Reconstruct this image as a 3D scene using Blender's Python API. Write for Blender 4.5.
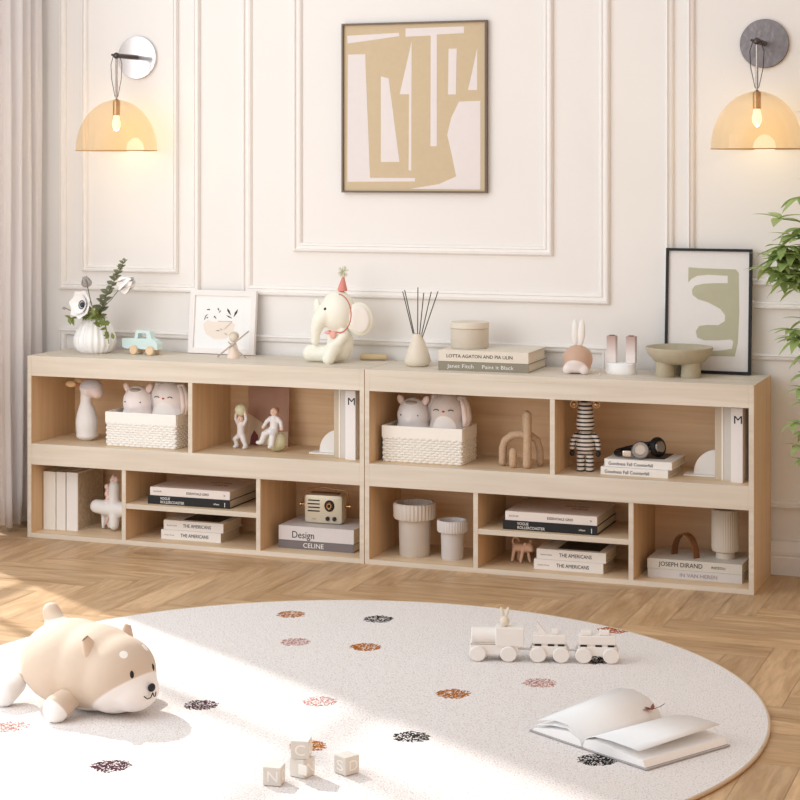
import bpy, bmesh, math, random
from mathutils import Vector, Matrix, Euler
random.seed(7)
PI = math.pi
R = math.radians
scn = bpy.context.scene
for o in list(bpy.data.objects): bpy.data.objects.remove(o)
C = scn.collection

# ------------------------------------------------------------------ camera, sky, sun, exposure
cam = bpy.data.objects.new('camera', bpy.data.cameras.new('camera'))
C.objects.link(cam)
cam.location = (3.3564, -5.4266, 1.2351)
cam.rotation_euler = (PI/2, 0, 0.3596)
cam.data.sensor_width = 36
cam.data.lens = 1893.4/800*36
cam.data.shift_y = -0.2957
cam.data.clip_end = 60
scn.camera = cam

world = bpy.data.worlds.new('world'); scn.world = world; world.use_nodes = True
wn = world.node_tree.nodes['Background']
wn.inputs['Color'].default_value = (.93, .965, 1.0, 1)
wn.inputs['Strength'].default_value = 0.72

sun = bpy.data.objects.new('sun', bpy.data.lights.new('sun', 'SUN')); C.objects.link(sun)
AZ = Vector((.846, -.533, 0)); EL = R(36)
sdir = Vector((AZ.x*math.cos(EL), AZ.y*math.cos(EL), -math.sin(EL)))
sun.rotation_euler = sdir.to_track_quat('-Z', 'Y').to_euler()
sun.data.energy = 3.9; sun.data.color = (1, .97, .93); sun.data.angle = 0.03

def area(name, loc, target, sx, sy, power, color):
    l = bpy.data.objects.new(name, bpy.data.lights.new(name, 'AREA')); C.objects.link(l)
    l.data.shape = 'RECTANGLE'; l.data.size = sx; l.data.size_y = sy
    l.data.energy = power; l.data.color = color
    l.location = loc
    l.rotation_euler = (Vector(target)-Vector(loc)).to_track_quat('-Z', 'Y').to_euler()
    return l
area('window_daylight', (-.12, -2.3, 1.5), (1.5, .3, .9), 2.4, 2.2, 46, (.95, .975, 1))
area('overhead_fill', (.7, -2.2, 3.4), (1.2, -.2, .3), 3.0, 2.0, 16, (.97, .985, 1))  # added fill light from above

scn.view_settings.view_transform = 'Standard'
scn.view_settings.look = 'None'
scn.view_settings.gamma = 1
scn.view_settings.use_curve_mapping = False
scn.view_settings.exposure = -0.12

# ------------------------------------------------------------------ materials
def s2l(c):
    return tuple((v/12.92 if v <= .04045 else ((v+.055)/1.055)**2.4) for v in [x/255 for x in c])
def mat(name, rgb, rough=.55, metal=0, noise=0, nscale=40, bump=0, bscale=200, sheen=0, spec=.4, sss=0, coat=0):
    m = bpy.data.materials.new(name); m.use_nodes = True
    nt = m.node_tree; b = nt.nodes['Principled BSDF']
    col = (*s2l(rgb), 1)
    b.inputs['Base Color'].default_value = col
    b.inputs['Roughness'].default_value = rough
    b.inputs['Metallic'].default_value = metal
    b.inputs['Specular IOR Level'].default_value = spec
    if sheen: b.inputs['Sheen Weight'].default_value = sheen
    if coat: b.inputs['Coat Weight'].default_value = coat
    tc = nt.nodes.new('ShaderNodeTexCoord')
    n = nt.nodes.new('ShaderNodeTexNoise'); n.inputs['Scale'].default_value = nscale; n.inputs['Detail'].default_value = 4
    nt.links.new(tc.outputs['Object'], n.inputs['Vector'])
    mx = nt.nodes.new('ShaderNodeMix'); mx.data_type = 'RGBA'
    k = max(noise, .03)
    mx.inputs[6].default_value = (*[v*(1-k) for v in col[:3]], 1); mx.inputs[7].default_value = (*[min(1, v*(1+k*.6)) for v in col[:3]], 1)
    nt.links.new(n.outputs['Fac'], mx.inputs[0]); nt.links.new(mx.outputs[2], b.inputs['Base Color'])
    if bump:
        n2 = nt.nodes.new('ShaderNodeTexNoise'); n2.inputs['Scale'].default_value = bscale; n2.inputs['Detail'].default_value = 3
        nt.links.new(tc.outputs['Object'], n2.inputs['Vector'])
        bp = nt.nodes.new('ShaderNodeBump'); bp.inputs['Strength'].default_value = bump; bp.inputs['Distance'].default_value = .003
        nt.links.new(n2.outputs['Fac'], bp.inputs['Height']); nt.links.new(bp.outputs[0], b.inputs['Normal'])
    return m

def wood(name, light, dark, axis='x', rough=.5, k=1.0):
    m = bpy.data.materials.new(name); m.use_nodes = True
    nt = m.node_tree; b = nt.nodes['Principled BSDF']; L = nt.links
    tc = nt.nodes.new('ShaderNodeTexCoord'); mp = nt.nodes.new('ShaderNodeMapping')
    s = {'x': (2.2, 40, 40), 'z': (40, 40, 2.2), 'y': (40, 2.2, 40)}[axis]
    mp.inputs['Scale'].default_value = s
    L.new(tc.outputs['Object'], mp.inputs[0])
    n = nt.nodes.new('ShaderNodeTexNoise'); n.inputs['Scale'].default_value = 1.0; n.inputs['Detail'].default_value = 6; n.inputs['Distortion'].default_value = .5
    L.new(mp.outputs[0], n.inputs['Vector'])
    cr = nt.nodes.new('ShaderNodeValToRGB')
    cr.color_ramp.elements[0].position = .3; cr.color_ramp.elements[1].position = .7
    cr.color_ramp.elements[0].color = (*s2l(dark), 1); cr.color_ramp.elements[1].color = (*s2l(light), 1)
    L.new(n.outputs['Fac'], cr.inputs[0]); L.new(cr.outputs[0], b.inputs['Base Color'])
    b.inputs['Roughness'].default_value = rough; b.inputs['Specular IOR Level'].default_value = .3
    return m

def masked(name, base, zones, rough=.8, sheen=.2, bump=.15, bscale=400):
    """zones: (centre, radii, rgb) ellipsoids in object space that carry another colour of fabric"""
    m = mat(name, base, rough, sheen=sheen, bump=bump, bscale=bscale); nt = m.node_tree; L = nt.links
    b = nt.nodes['Principled BSDF']
    prev = b.inputs['Base Color'].links[0].from_socket
    tc = nt.nodes.new('ShaderNodeTexCoord')
    for c, r, rgb in zones:
        s = nt.nodes.new('ShaderNodeVectorMath'); s.operation = 'SUBTRACT'; L.new(tc.outputs['Object'], s.inputs[0]); s.inputs[1].default_value = c
        d = nt.nodes.new('ShaderNodeVectorMath'); d.operation = 'DIVIDE'; L.new(s.outputs[0], d.inputs[0]); d.inputs[1].default_value = r
        ln = nt.nodes.new('ShaderNodeVectorMath'); ln.operation = 'LENGTH'; L.new(d.outputs[0], ln.inputs[0])
        mr = nt.nodes.new('ShaderNodeMapRange'); mr.inputs[1].default_value = .97; mr.inputs[2].default_value = 1.03; mr.inputs[3].default_value = 1; mr.inputs[4].default_value = 0
        L.new(ln.outputs['Value'], mr.inputs[0])
        mx = nt.nodes.new('ShaderNodeMix'); mx.data_type = 'RGBA'; L.new(mr.outputs[0], mx.inputs[0]); L.new(prev, mx.inputs[6]); mx.inputs[7].default_value = (*s2l(rgb), 1)
        prev = mx.outputs[2]
    L.new(prev, b.inputs['Base Color'])
    return m

M = {}
M['wall'] = mat('wall paint', (240, 236, 232), .6, noise=.02, nscale=3)
M['trim'] = mat('moulding paint', (243, 239, 235), .45, noise=.02)
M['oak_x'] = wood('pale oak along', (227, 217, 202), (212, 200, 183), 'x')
M['oak_shade_shelf'] = wood('oak shaded shelf faces', (234, 210, 178), (218, 191, 156), 'x')  # same oak, warmed to paint in the shaded look of shelf surfaces
M['oak_shade_z'] = wood('oak shaded upright faces', (232, 200, 162), (215, 182, 142), 'z')  # same oak, browned to paint in shade on sides and dividers
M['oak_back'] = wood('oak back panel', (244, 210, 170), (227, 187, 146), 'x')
M['white'] = mat('white ceramic', (249, 249, 249), .35)
M['matt_white'] = mat('matt white', (242, 238, 234), .7, bump=.1)
M['cream'] = mat('cream ceramic', (228, 218, 200), .5, noise=.08)
M['black'] = mat('black', (25, 24, 24), .5)
M['dark'] = mat('dark print', (45, 42, 42), .7)
M['paper'] = mat('paper', (244, 241, 236), .8)
M['pages'] = mat('page edges', (226, 214, 196), .85, noise=.12, nscale=300)
M['chrome'] = mat('brushed metal', (170, 164, 160), .25, metal=1)
M['gold'] = mat('warm metal', (196, 160, 120), .25, metal=1)
M['print_white'] = mat('white print', (240, 238, 235), .7)
M['pink'] = mat('pink fabric', (238, 178, 165), .8, sheen=.2)
M['rose'] = mat('rose red', (226, 146, 134), .7)

# ------------------------------------------------------------------ geometry helpers
def B(): return bmesh.new()
def obj(name, bm, m, parent=None, loc=(0, 0, 0), rot=(0, 0, 0), smooth=None):
    bmesh.ops.recalc_face_normals(bm, faces=bm.faces)
    me = bpy.data.meshes.new(name); bm.to_mesh(me); bm.free()
    return link(name, me, m, parent, loc, rot, smooth)
def link(name, me, m, parent=None, loc=(0, 0, 0), rot=(0, 0, 0), smooth=None):
    o = bpy.data.objects.new(name, me); C.objects.link(o)
    if isinstance(m, (list, tuple)):
        for x in m: me.materials.append(x)
    else: me.materials.append(m)
    o.location = loc; o.rotation_euler = rot
    if parent: o.parent = parent
    if smooth is not None and len(me.polygons):
        if smooth >= 180:
            me.shade_smooth()
        else:
            me.set_sharp_from_angle(angle=R(smooth)) if hasattr(me, 'set_sharp_from_angle') else None
            me.shade_smooth() if not hasattr(me, 'set_sharp_from_angle') else [setattr(p, 'use_smooth', True) for p in me.polygons]
    return o
def box(bm, x0, x1, y0, y1, z0, z1, bev=0, mtx=None):
    r = bmesh.ops.create_cube(bm, size=1)
    vs = r['verts']
    for v in vs:
        v.co = Vector(((x0+x1)/2+v.co.x*(x1-x0), (y0+y1)/2+v.co.y*(y1-y0), (z0+z1)/2+v.co.z*(z1-z0)))
    if bev:
        es = list({e for v in vs for e in v.link_edges})
        rr = bmesh.ops.bevel(bm, geom=es, offset=bev, segments=2, affect='EDGES', profile=.6)
        vs = list({v for f in rr['faces'] for v in f.verts} | {v for v in vs if v.is_valid})
    if mtx is not None:
        bmesh.ops.transform(bm, matrix=mtx, verts=vs)
    return vs
def lathe(bm, prof, n=32, c=(0, 0, 0), mtx=None, mod=None):
    rings = []
    for r, z in prof:
        if r < 1e-5:
            rings.append([bm.verts.new((c[0], c[1], c[2]+z))])
        else:
            ring = []
            for i in range(n):
                a = 2*PI*i/n; rr = r*(mod(a, z) if mod else 1)
                ring.append(bm.verts.new((c[0]+rr*math.cos(a), c[1]+rr*math.sin(a), c[2]+z)))
            rings.append(ring)
    for a, b in zip(rings[:-1], rings[1:]):
        for i in range(n):
            j = (i+1) % n
            if len(a) == 1 and len(b) == 1: continue
            if len(a) == 1: bm.faces.new((a[0], b[i], b[j]))
            elif len(b) == 1: bm.faces.new((a[i], a[j], b[0]))
            else: bm.faces.new((a[i], a[j], b[j], b[i]))
    for ring in (rings[0], rings[-1]):
        if len(ring) > 1: bm.faces.new(ring)
    vs = [v for r in rings for v in r]
    if mtx is not None: bmesh.ops.transform(bm, matrix=mtx, verts=vs)
    return vs
def cyl(bm, p0, p1, r0, r1=None, n=20, bev=0):
    p0 = Vector(p0); p1 = Vector(p1); r1 = r0 if r1 is None else r1
    h = (p1-p0).length
    q = (p1-p0).to_track_quat('Z', 'Y').to_matrix().to_4x4()
    prof = [(0, 0), (r0, 0), (r1, h), (0, h)] if not bev else [(0, 0), (r0-bev, 0), (r0, bev), (r1, h-bev), (r1-bev, h), (0, h)]
    return lathe(bm, prof, n, mtx=Matrix.Translation(p0) @ q)
def ell(bm, c, r, rot=None, u=24, v=16):
    rr = bmesh.ops.create_uvsphere(bm, u_segments=u, v_segments=v, radius=1)
    m = Matrix.Translation(c) @ (Euler(rot).to_matrix().to_4x4() if rot else Matrix()) @ Matrix.Diagonal((*((r,)*3 if not hasattr(r, '__len__') else r), 1))
    bmesh.ops.transform(bm, matrix=m, verts=rr['verts']); return rr['verts']
def tube(bm, pts, r, n=8, cap=True):
    pts = [Vector(p) for p in pts]; rad = r if hasattr(r, '__len__') else [r]*len(pts)
    rings = []; up = Vector((0, 0, 1))
    for i, p in enumerate(pts):
        t = (pts[min(i+1, len(pts)-1)]-pts[max(i-1, 0)]).normalized()
        if i == 0:
            a = t.orthogonal().normalized()
        else:
            a = (a - t*a.dot(t)).normalized()
        b = t.cross(a)
        rings.append([bm.verts.new(p+(a*math.cos(2*PI*k/n)+b*math.sin(2*PI*k/n))*rad[i]) for k in range(n)])
    for x, y in zip(rings[:-1], rings[1:]):
        for k in range(n): bm.faces.new((x[k], x[(k+1) % n], y[(k+1) % n], y[k]))
    if cap: bm.faces.new(rings[0]); bm.faces.new(rings[-1])
def prism(bm, pts, y0, y1, axis='y'):
    """outline pts (u,v) extruded; axis y: u=x v=z ; axis z: u=x v=y ; axis x: u=y v=z"""
    def P(u, v, d): return {'y': (u, d, v), 'z': (u, v, d), 'x': (d, u, v)}[axis]
    a = [bm.verts.new(P(u, v, y0)) for u, v in pts]; b = [bm.verts.new(P(u, v, y1)) for u, v in pts]
    n = len(pts)
    fs = [bm.faces.new(a), bm.faces.new(b[::-1])]
    for f in fs: f.normal_update()
    bmesh.ops.triangulate(bm, faces=fs, quad_method='BEAUTY', ngon_method='EAR_CLIP')
    for i in range(n): bm.faces.new((a[i], b[i], b[(i+1) % n], a[(i+1) % n]))
    return a+b
def arc(cx, cz, r, a0, a1, n=12, rz=None):
    rz = r if rz is None else rz
    return [(cx+r*math.cos(R(a0+(a1-a0)*i/n)), cz+rz*math.sin(R(a0+(a1-a0)*i/n))) for i in range(n+1)]
def blob(name, m, parent, parts, vox=.004, smooth=6, loc=(0, 0, 0), rot=(0, 0, 0)):
    """one continuous surface from overlapping ellipsoids ('e',c,r,rot) and tapered limbs ('t',pts,radii)"""
    bm = B()
    for p in parts:
        if p[0] == 'e': ell(bm, p[1], p[2], p[3] if len(p) > 3 else None)
        else:
            tube(bm, p[1], p[2], 14)
            rr = p[2] if hasattr(p[2], '__len__') else [p[2]]*len(p[1])
            ell(bm, p[1][0], rr[0]); ell(bm, p[1][-1], rr[-1])
    me = bpy.data.meshes.new('tmp'); bm.to_mesh(me); bm.free()
    t = bpy.data.objects.new('tmp', me); C.objects.link(t)
    r = t.modifiers.new('r', 'REMESH'); r.mode = 'VOXEL'; r.voxel_size = vox
    s = t.modifiers.new('s', 'SMOOTH'); s.iterations = smooth; s.factor = .5
    dg = bpy.context.evaluated_depsgraph_get()
    me2 = bpy.data.meshes.new_from_object(t.evaluated_get(dg)); me2.name = name
    bpy.data.objects.remove(t); bpy.data.meshes.remove(me)
    return link(name, me2, m, parent, loc, rot, 180)
def text(name, s, size, loc, rot, m, parent, width=None, align='LEFT', bold=0.0, depth=.0004):
    cu = bpy.data.curves.new('t', 'FONT'); cu.body = s; cu.size = size; cu.align_x = align; cu.extrude = depth; cu.offset = bold; cu.resolution_u = 3
    t = bpy.data.objects.new('t', cu); C.objects.link(t)
    dg = bpy.context.evaluated_depsgraph_get()
    me = bpy.data.meshes.new_from_object(t.evaluated_get(dg)); me.name = name
    bpy.data.objects.remove(t)
    if width and len(me.vertices):
        xs = [v.co.x for v in me.vertices]; w = max(xs)-min(xs); k = width/w
        for v in me.vertices: v.co.x *= k
    return link(name, me, m, parent, loc, rot)
def thing(name, label, cat, loc=(0, 0, 0), rz=0, group=None):
    o = bpy.data.objects.new(name, None); C.objects.link(o); o.empty_display_size = .03
    o.location = loc; o.rotation_euler = (0, 0, rz); o['label'] = label; o['category'] = cat
    if group: o['group'] = group
    return o
def tag(o, label, cat, group=None):
    o['label'] = label; o['category'] = cat
    if group: o['group'] = group
    return o
def struct(name, bm, m, smooth=None):
    o = obj(name, bm, m, smooth=smooth); o['kind'] = 'structure'; return o
FR = (PI/2, 0, 0)      # text facing the viewer's side of the room

# ------------------------------------------------------------------ room shell
WY = .305; WX = -.18
bm = B(); box(bm, WX-.12, 4.6, WY, WY+.12, 0, 2.75); struct('wall_back', bm, M['wall'])
bm = B()
box(bm, WX-.12, WX, .14, WY, 0, 2.75); box(bm, WX-.12, WX, -6.2, -3.2, 0, 2.75)
box(bm, WX-.12, WX, -3.2, .14, 2.5, 2.75); box(bm, WX-.12, WX, -3.2, .14, 0, .04)
struct('wall_left', bm, M['wall'])
bm = B(); box(bm, 4.6, 4.72, -6.2, WY, 0, 2.75); struct('bounce_wall_right', bm, mat('added warm bounce wall', (214, 176, 138), .7))  # added unseen wall: blocks light from the right, tan for warm bounce
# window with mullions in the left wall
bm = B()
for y in (.128, -.534, -1.5, -2.3, -3.18): box(bm, WX-.07, WX-.03, y-.012, y+.012, .04, 2.5)
for z in (.055, .52, 1.75, 2.485): box(bm, WX-.07, WX-.03, -3.2, .14, z-.012, z+.012)
struct('window_1', bm, M['trim'])

# floor: herringbone oak planks
def herringbone():
    bm = bmesh.new(); uv = bm.loops.layers.uv.new('grain'); col = bm.loops.layers.color.new('tone')
    W, L = .105, .525; n = 5; ang = R(0)
    ca, sa = math.cos(ang), math.sin(ang)
    def plank(x, y, w, l, horiz):
        dx, dy = (l, w) if horiz else (w, l)
        g = .0006
        cs = [(x+g, y+g), (x+dx-g, y+g), (x+dx-g, y+dy-g), (x+g, y+dy-g)]
        P = [(ca*a-sa*b+1.5, sa*a+ca*b-1.2) for a, b in cs]
        cx = sum(p[0] for p in P)/4; cy = sum(p[1] for p in P)/4
        if cx < -.6 or cx > 4.9 or cy < -6 or cy > .65: return
        vs = [bm.verts.new((a, b, 0)) for a, b in P]
        f = bm.faces.new(vs); ou, ov = random.random()*20, random.random()*20; t = random.random()
        uvs = [(0, 0), (l, 0), (l, w), (0, w)] if horiz else [(0, 0), (0, w), (l, w), (l, 0)]
        for lp, (a, b) in zip(f.loops, uvs):
            lp[uv].uv = (a+ou, b+ov); lp[col] = (t, random.random()*0+t, t, 1)
    # classic herringbone lattice
    for i in range(-80, 80):
        for j in range(-14, 14):
            # each step up shifts the L-pair by one plank width
            x0 = i*W + j*2*L*0; y0 = i*W
            ox = x0 + j*2*L*.5; oy = y0 - j*2*L*.5
            plank(ox, oy, W, L, True)
            plank(ox-W, oy, W, L, False) if False else plank(ox+L, oy+W-L, W, L, False)
    return bm
m = bpy.data.materials.new('oak parquet'); m.use_nodes = True; nt = m.node_tree; Lk = nt.links; b = nt.nodes['Principled BSDF']
uvn = nt.nodes.new('ShaderNodeUVMap'); uvn.uv_map = 'grain'
mp = nt.nodes.new('ShaderNodeMapping'); mp.inputs['Scale'].default_value = (1.3, 9, 1); Lk.new(uvn.outputs[0], mp.inputs[0])
n1 = nt.nodes.new('ShaderNodeTexNoise'); n1.inputs['Scale'].default_value = 1.6; n1.inputs['Detail'].default_value = 8; n1.inputs['Distortion'].default_value = 1.8; Lk.new(mp.outputs[0], n1.inputs['Vector'])
wv = nt.nodes.new('ShaderNodeTexNoise'); wv.inputs['Scale'].default_value = 9; wv.inputs['Detail'].default_value = 4; wv.inputs['Distortion'].default_value = .8; Lk.new(mp.outputs[0], wv.inputs['Vector'])
at = nt.nodes.new('ShaderNodeVertexColor'); at.layer_name = 'tone'
cr = nt.nodes.new('ShaderNodeValToRGB'); cr.color_ramp.elements[0].position = .28; cr.color_ramp.elements[1].position = .66
cr.color_ramp.elements[0].color = (*s2l((190, 150, 108)), 1); cr.color_ramp.elements[1].color = (*s2l((226, 190, 148)), 1)
Lk.new(n1.outputs['Fac'], cr.inputs[0])
cr2 = nt.nodes.new('ShaderNodeValToRGB'); cr2.color_ramp.elements[0].position = .35; cr2.color_ramp.elements[1].position = .6
cr2.color_ramp.elements[0].color = (.8, .8, .8, 1); cr2.color_ramp.elements[1].color = (1, 1, 1, 1); Lk.new(wv.outputs['Fac'], cr2.inputs[0])
mu = nt.nodes.new('ShaderNodeMix'); mu.data_type = 'RGBA'; mu.blend_type = 'MULTIPLY'; mu.inputs[0].default_value = .7; Lk.new(cr.outputs[0], mu.inputs[6]); Lk.new(cr2.outputs[0], mu.inputs[7])
tn = nt.nodes.new('ShaderNodeMapRange'); tn.inputs[3].default_value = .84; tn.inputs[4].default_value = 1.08; Lk.new(at.outputs[0], tn.inputs[0])
mu2 = nt.nodes.new('ShaderNodeMix'); mu2.data_type = 'RGBA'; mu2.blend_type = 'MULTIPLY'; mu2.inputs[0].default_value = 1; Lk.new(mu.outputs[2], mu2.inputs[6]); Lk.new(tn.outputs[0], mu2.inputs[7])
Lk.new(mu2.outputs[2], b.inputs['Base Color']); b.inputs['Roughness'].default_value = .42; b.inputs['Specular IOR Level'].default_value = .35
bp = nt.nodes.new('ShaderNodeBump'); bp.inputs['Strength'].default_value = .15; bp.inputs['Distance'].default_value = .002; Lk.new(wv.outputs['Fac'], bp.inputs['Height']); Lk.new(bp.outputs[0], b.inputs['Normal'])
bm = herringbone()
# sub-floor slab under the planks, same mesh
box(bm, -.6, 4.9, -6.3, .6, -.05, -.0015)
struct('floor', bm, m)

# wall mouldings: mitred rectangular frames with a stepped profile
def moulding(name, x0, x1, z0, z1, w):
    prof = [(0, 0), (0, .008), (.12, .015), (.28, .016), (.36, .009), (.62, .008), (.70, .012), (.88, .010), (1, .004), (1, 0)]
    bm = B(); loops = []
    for t, h in prof:
        d = t*w
        loops.append([bm.verts.new(p) for p in ((x0+d, WY-h, z0+d), (x1-d, WY-h, z0+d), (x1-d, WY-h, z1-d), (x0+d, WY-h, z1-d))])
    for a, b_ in zip(loops[:-1], loops[1:]):
        for i in range(4): bm.faces.new((a[i], a[(i+1) % 4], b_[(i+1) % 4], b_[i]))
    struct(name, bm, M['trim'])
k = 1
for args in [(-.056, .484, .80, 2.5, .026), (.033, .402, .864, 2.4, .021), (.642, 1.898, .797, 2.5, .034), (.828, 1.715, .945, 2.36, .03),
             (2.075, 3.5, .797, 2.5, .024), (2.143, 3.42, .868, 2.4, .021), (-.056, .484, .203, .665, .024), (.642, 1.898, .203, .667, .024), (2.1, 3.5, .2, .662, .02)]:
    moulding('trim_%d' % k, *args); k += 1
prof = [(0, 0), (.014, 0), (.014, .052), (.011, .056), (.013, .062), (.013, .07), (.009, .088), (.006, .1), (.007, .106), (0, .108)]
bm = B(); prism(bm, [(WY-d, z) for d, z in prof], WX, 4.5, 'x'); struct('baseboard_back', bm, M['trim'])
bm = B(); prism(bm, [(WX+d, z) for d, z in prof], .14, WY-.015, 'y'); struct('baseboard_left', bm, M['trim'])

# ------------------------------------------------------------------ curtain
cm = bpy.data.materials.new('sheer curtain cloth'); cm.use_nodes = True; nt = cm.node_tree; b = nt.nodes['Principled BSDF']
b.inputs['Base Color'].default_value = (*s2l((250, 248, 250)), 1); b.inputs['Roughness'].default_value = .9
tr = nt.nodes.new('ShaderNodeBsdfTranslucent'); tr.inputs[0].default_value = (*s2l((250, 245, 242)), 1)
ms = nt.nodes.new('ShaderNodeMixShader'); ms.inputs[0].default_value = .2
nt.links.new(b.outputs[0], ms.inputs[1]); nt.links.new(tr.outputs[0], ms.inputs[2]); nt.links.new(ms.outputs[0], nt.nodes['Material Output'].inputs[0])
bm = B(); NY, NZ = 150, 26; g = []
for i in range(NY+1):
    t = i/NY; col = []
    for j in range(NZ+1):
        s = j/NZ; z = .022+s*2.6
        y = .262-t*.56
        x = -.118+.024*math.sin(t*52+.5*math.sin(t*9))*(1-.25*s)+.008*math.sin(t*117+1.3)+.004*math.sin(z*5+t*20)*(1-s)
        if j == 0: x += .006*math.sin(t*90); z += .006*math.sin(t*61)
        col.append(bm.verts.new((x, y, z)))
    g.append(col)
for i in range(NY):
    for j in range(NZ): bm.faces.new((g[i][j], g[i+1][j], g[i+1][j+1], g[i][j+1]))
o = obj('curtain', bm, cm, smooth=180)
o.modifiers.new('s', 'SOLIDIFY').thickness = .0015
tag(o, 'pale grey floor-length curtain hanging in soft folds at the left wall', 'curtain')

# ------------------------------------------------------------------ bookcases
def bookcase(x, label):
    t = thing('bookcase', label, 'bookcase', (x, 0, 0), 0, 'low oak bookcases against the wall')
    w, H, D, th = 1.198, .60, .288, .015
    def part(n, m, *a, bev=.0008):
        bm = B(); box(bm, *a, bev=bev)
        if m is M['oak_shade_z']:
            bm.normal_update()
            for f in bm.faces: f.material_index = 1 if abs(f.normal.x) < .8 else 0      # brown shade tone painted on side-facing faces, pale oak on the rest
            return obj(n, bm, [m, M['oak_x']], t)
        if m is M['oak_shade_shelf']:
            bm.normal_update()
            for f in bm.faces: f.material_index = 0 if abs(f.normal.z) > .8 else 1  # painted shade tone on level faces only, pale oak elsewhere
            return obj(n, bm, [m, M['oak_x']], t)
        return obj(n, bm, m, t)
    part('side_panel', M['oak_shade_z'], 0, th, 0, D, 0, H); part('side_panel', M['oak_shade_z'], w-th, w, 0, D, 0, H)
    part('top_panel', M['oak_x'], th, w-th, 0, D, H-.02, H)
    part('apron', M['oak_x'], th, w-th, 0, .016, .534, H-.02)
    part('shelf', M['oak_shade_shelf'], th, w-th, .016, D-.006, .294, .31)
    part('apron', M['oak_x'], th, w-th, 0, .016, .241, .31)
    part('bottom_panel', M['oak_shade_shelf'], th, w-th, 0, D-.006, 0, .015)
    bm = B(); box(bm, th, w-th, D-.006, D, 0, H-.02)
    for z in (.158, .43): box(bm, th, w-th, D-.0075, D-.006, z, z+.003)
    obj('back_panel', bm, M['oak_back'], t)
    part('divider', M['oak_shade_z'], .592, .607, .001, D-.006, .31, .58)
    part('divider', M['oak_shade_z'], .352, .367, .001, D-.006, .015, .294)
    part('divider', M['oak_shade_z'], .831, .846, .001, D-.006, .015, .294)
    part('small_shelf', M['oak_shade_shelf'], .367, .831, .002, D-.006, .117, .133)
    return t
bookcase(0, 'pale oak low bookcase nearest the curtain, under the elephant and the vase')
bookcase(1.2, 'pale oak low bookcase beside the plant, under the black framed print')
T, S1, S0, SH = .60, .31, .015, .133

# ------------------------------------------------------------------ rug
rc, rr_ = Vector((1.681, -1.428)), .99
rm = bpy.data.materials.new('woven rug'); rm.use_nodes = True; nt = rm.node_tree; Lk = nt.links; b = nt.nodes['Principled BSDF']
tc = nt.nodes.new('ShaderNodeTexCoord')
def noise(scale, detail=3):
    n = nt.nodes.new('ShaderNodeTexNoise'); n.inputs['Scale'].default_value = scale; n.inputs['Detail'].default_value = detail; Lk.new(tc.outputs['Object'], n.inputs['Vector']); return n
nz = noise(260, 2); crr = nt.nodes.new('ShaderNodeValToRGB'); crr.color_ramp.elements[0].position = .30; crr.color_ramp.elements[1].position = .45
crr.color_ramp.elements[0].color = (*s2l((196, 182, 170)), 1); crr.color_ramp.elements[1].color = (*s2l((238, 233, 231)), 1); Lk.new(nz.outputs['Fac'], crr.inputs[0])
prev = crr.outputs[0]
vor = nt.nodes.new('ShaderNodeTexVoronoi'); vor.inputs['Scale'].default_value = 330; Lk.new(tc.outputs['Object'], vor.inputs['Vector'])
sep = nt.nodes.new('ShaderNodeSeparateColor'); Lk.new(vor.outputs['Color'], sep.inputs[0])
wob = noise(90, 2)
dots = {(196, 116, 30): [(1.266, -0.708), (1.586, -0.963), (1.931, -1.288), (1.773, -1.765)], (206, 140, 130): [(1.397, -0.98), (1.667, -1.456), (1.112, -1.869), (2.093, -1.128)], (52, 48, 48): [(1.508, -0.677), (1.954, -1.63), (2.166, -0.879), (2.364, -1.642)], (92, 56, 66): [(1.426, -1.573), (1.45, -2.027)], (196, 104, 52): [(2.129, -0.572)]}
for rgb, ps in dots.items():
    dmin = None
    for p in ps:
        d = nt.nodes.new('ShaderNodeVectorMath'); d.operation = 'DISTANCE'; Lk.new(tc.outputs['Object'], d.inputs[0]); d.inputs[1].default_value = (p[0]-rc.x, p[1]-rc.y, .009)
        if dmin is None: dmin = d.outputs['Value']
        else:
            mn = nt.nodes.new('ShaderNodeMath'); mn.operation = 'MINIMUM'; Lk.new(dmin, mn.inputs[0]); Lk.new(d.outputs['Value'], mn.inputs[1]); dmin = mn.outputs[0]
    a1 = nt.nodes.new('ShaderNodeMath'); a1.operation = 'MULTIPLY_ADD'; Lk.new(wob.outputs['Fac'], a1.inputs[0]); a1.inputs[1].default_value = .03; Lk.new(dmin, a1.inputs[2])
    lt = nt.nodes.new('ShaderNodeMath'); lt.operation = 'LESS_THAN'; Lk.new(a1.outputs[0], lt.inputs[0]); lt.inputs[1].default_value = .054
    sp = nt.nodes.new('ShaderNodeMath'); sp.operation = 'GREATER_THAN'; Lk.new(sep.outputs[0], sp.inputs[0]); sp.inputs[1].default_value = .42 if rgb[0] == 206 else .24
    ml = nt.nodes.new('ShaderNodeMath'); ml.operation = 'MULTIPLY'; Lk.new(lt.outputs[0], ml.inputs[0]); Lk.new(sp.outputs[0], ml.inputs[1])
    vc = nt.nodes.new('ShaderNodeMix'); vc.data_type = 'RGBA'; vc.inputs[6].default_value = (*[v*.45 for v in s2l(rgb)], 1); vc.inputs[7].default_value = (*s2l(rgb), 1); Lk.new(sep.outputs[1], vc.inputs[0])
    mx = nt.nodes.new('ShaderNodeMix'); mx.data_type = 'RGBA'; Lk.new(ml.outputs[0], mx.inputs[0]); Lk.new(prev, mx.inputs[6]); Lk.new(vc.outputs[2], mx.inputs[7]); prev = mx.outputs[2]
Lk.new(prev, b.inputs['Base Color']); b.inputs['Roughness'].default_value = .95; b.inputs['Specular IOR Level'].default_value = .1
bp = nt.nodes.new('ShaderNodeBump'); bp.inputs['Strength'].default_value = .6; bp.inputs['Distance'].default_value = .004; Lk.new(nz.outputs['Fac'], bp.inputs['Height']); Lk.new(bp.outputs[0], b.inputs['Normal'])
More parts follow.
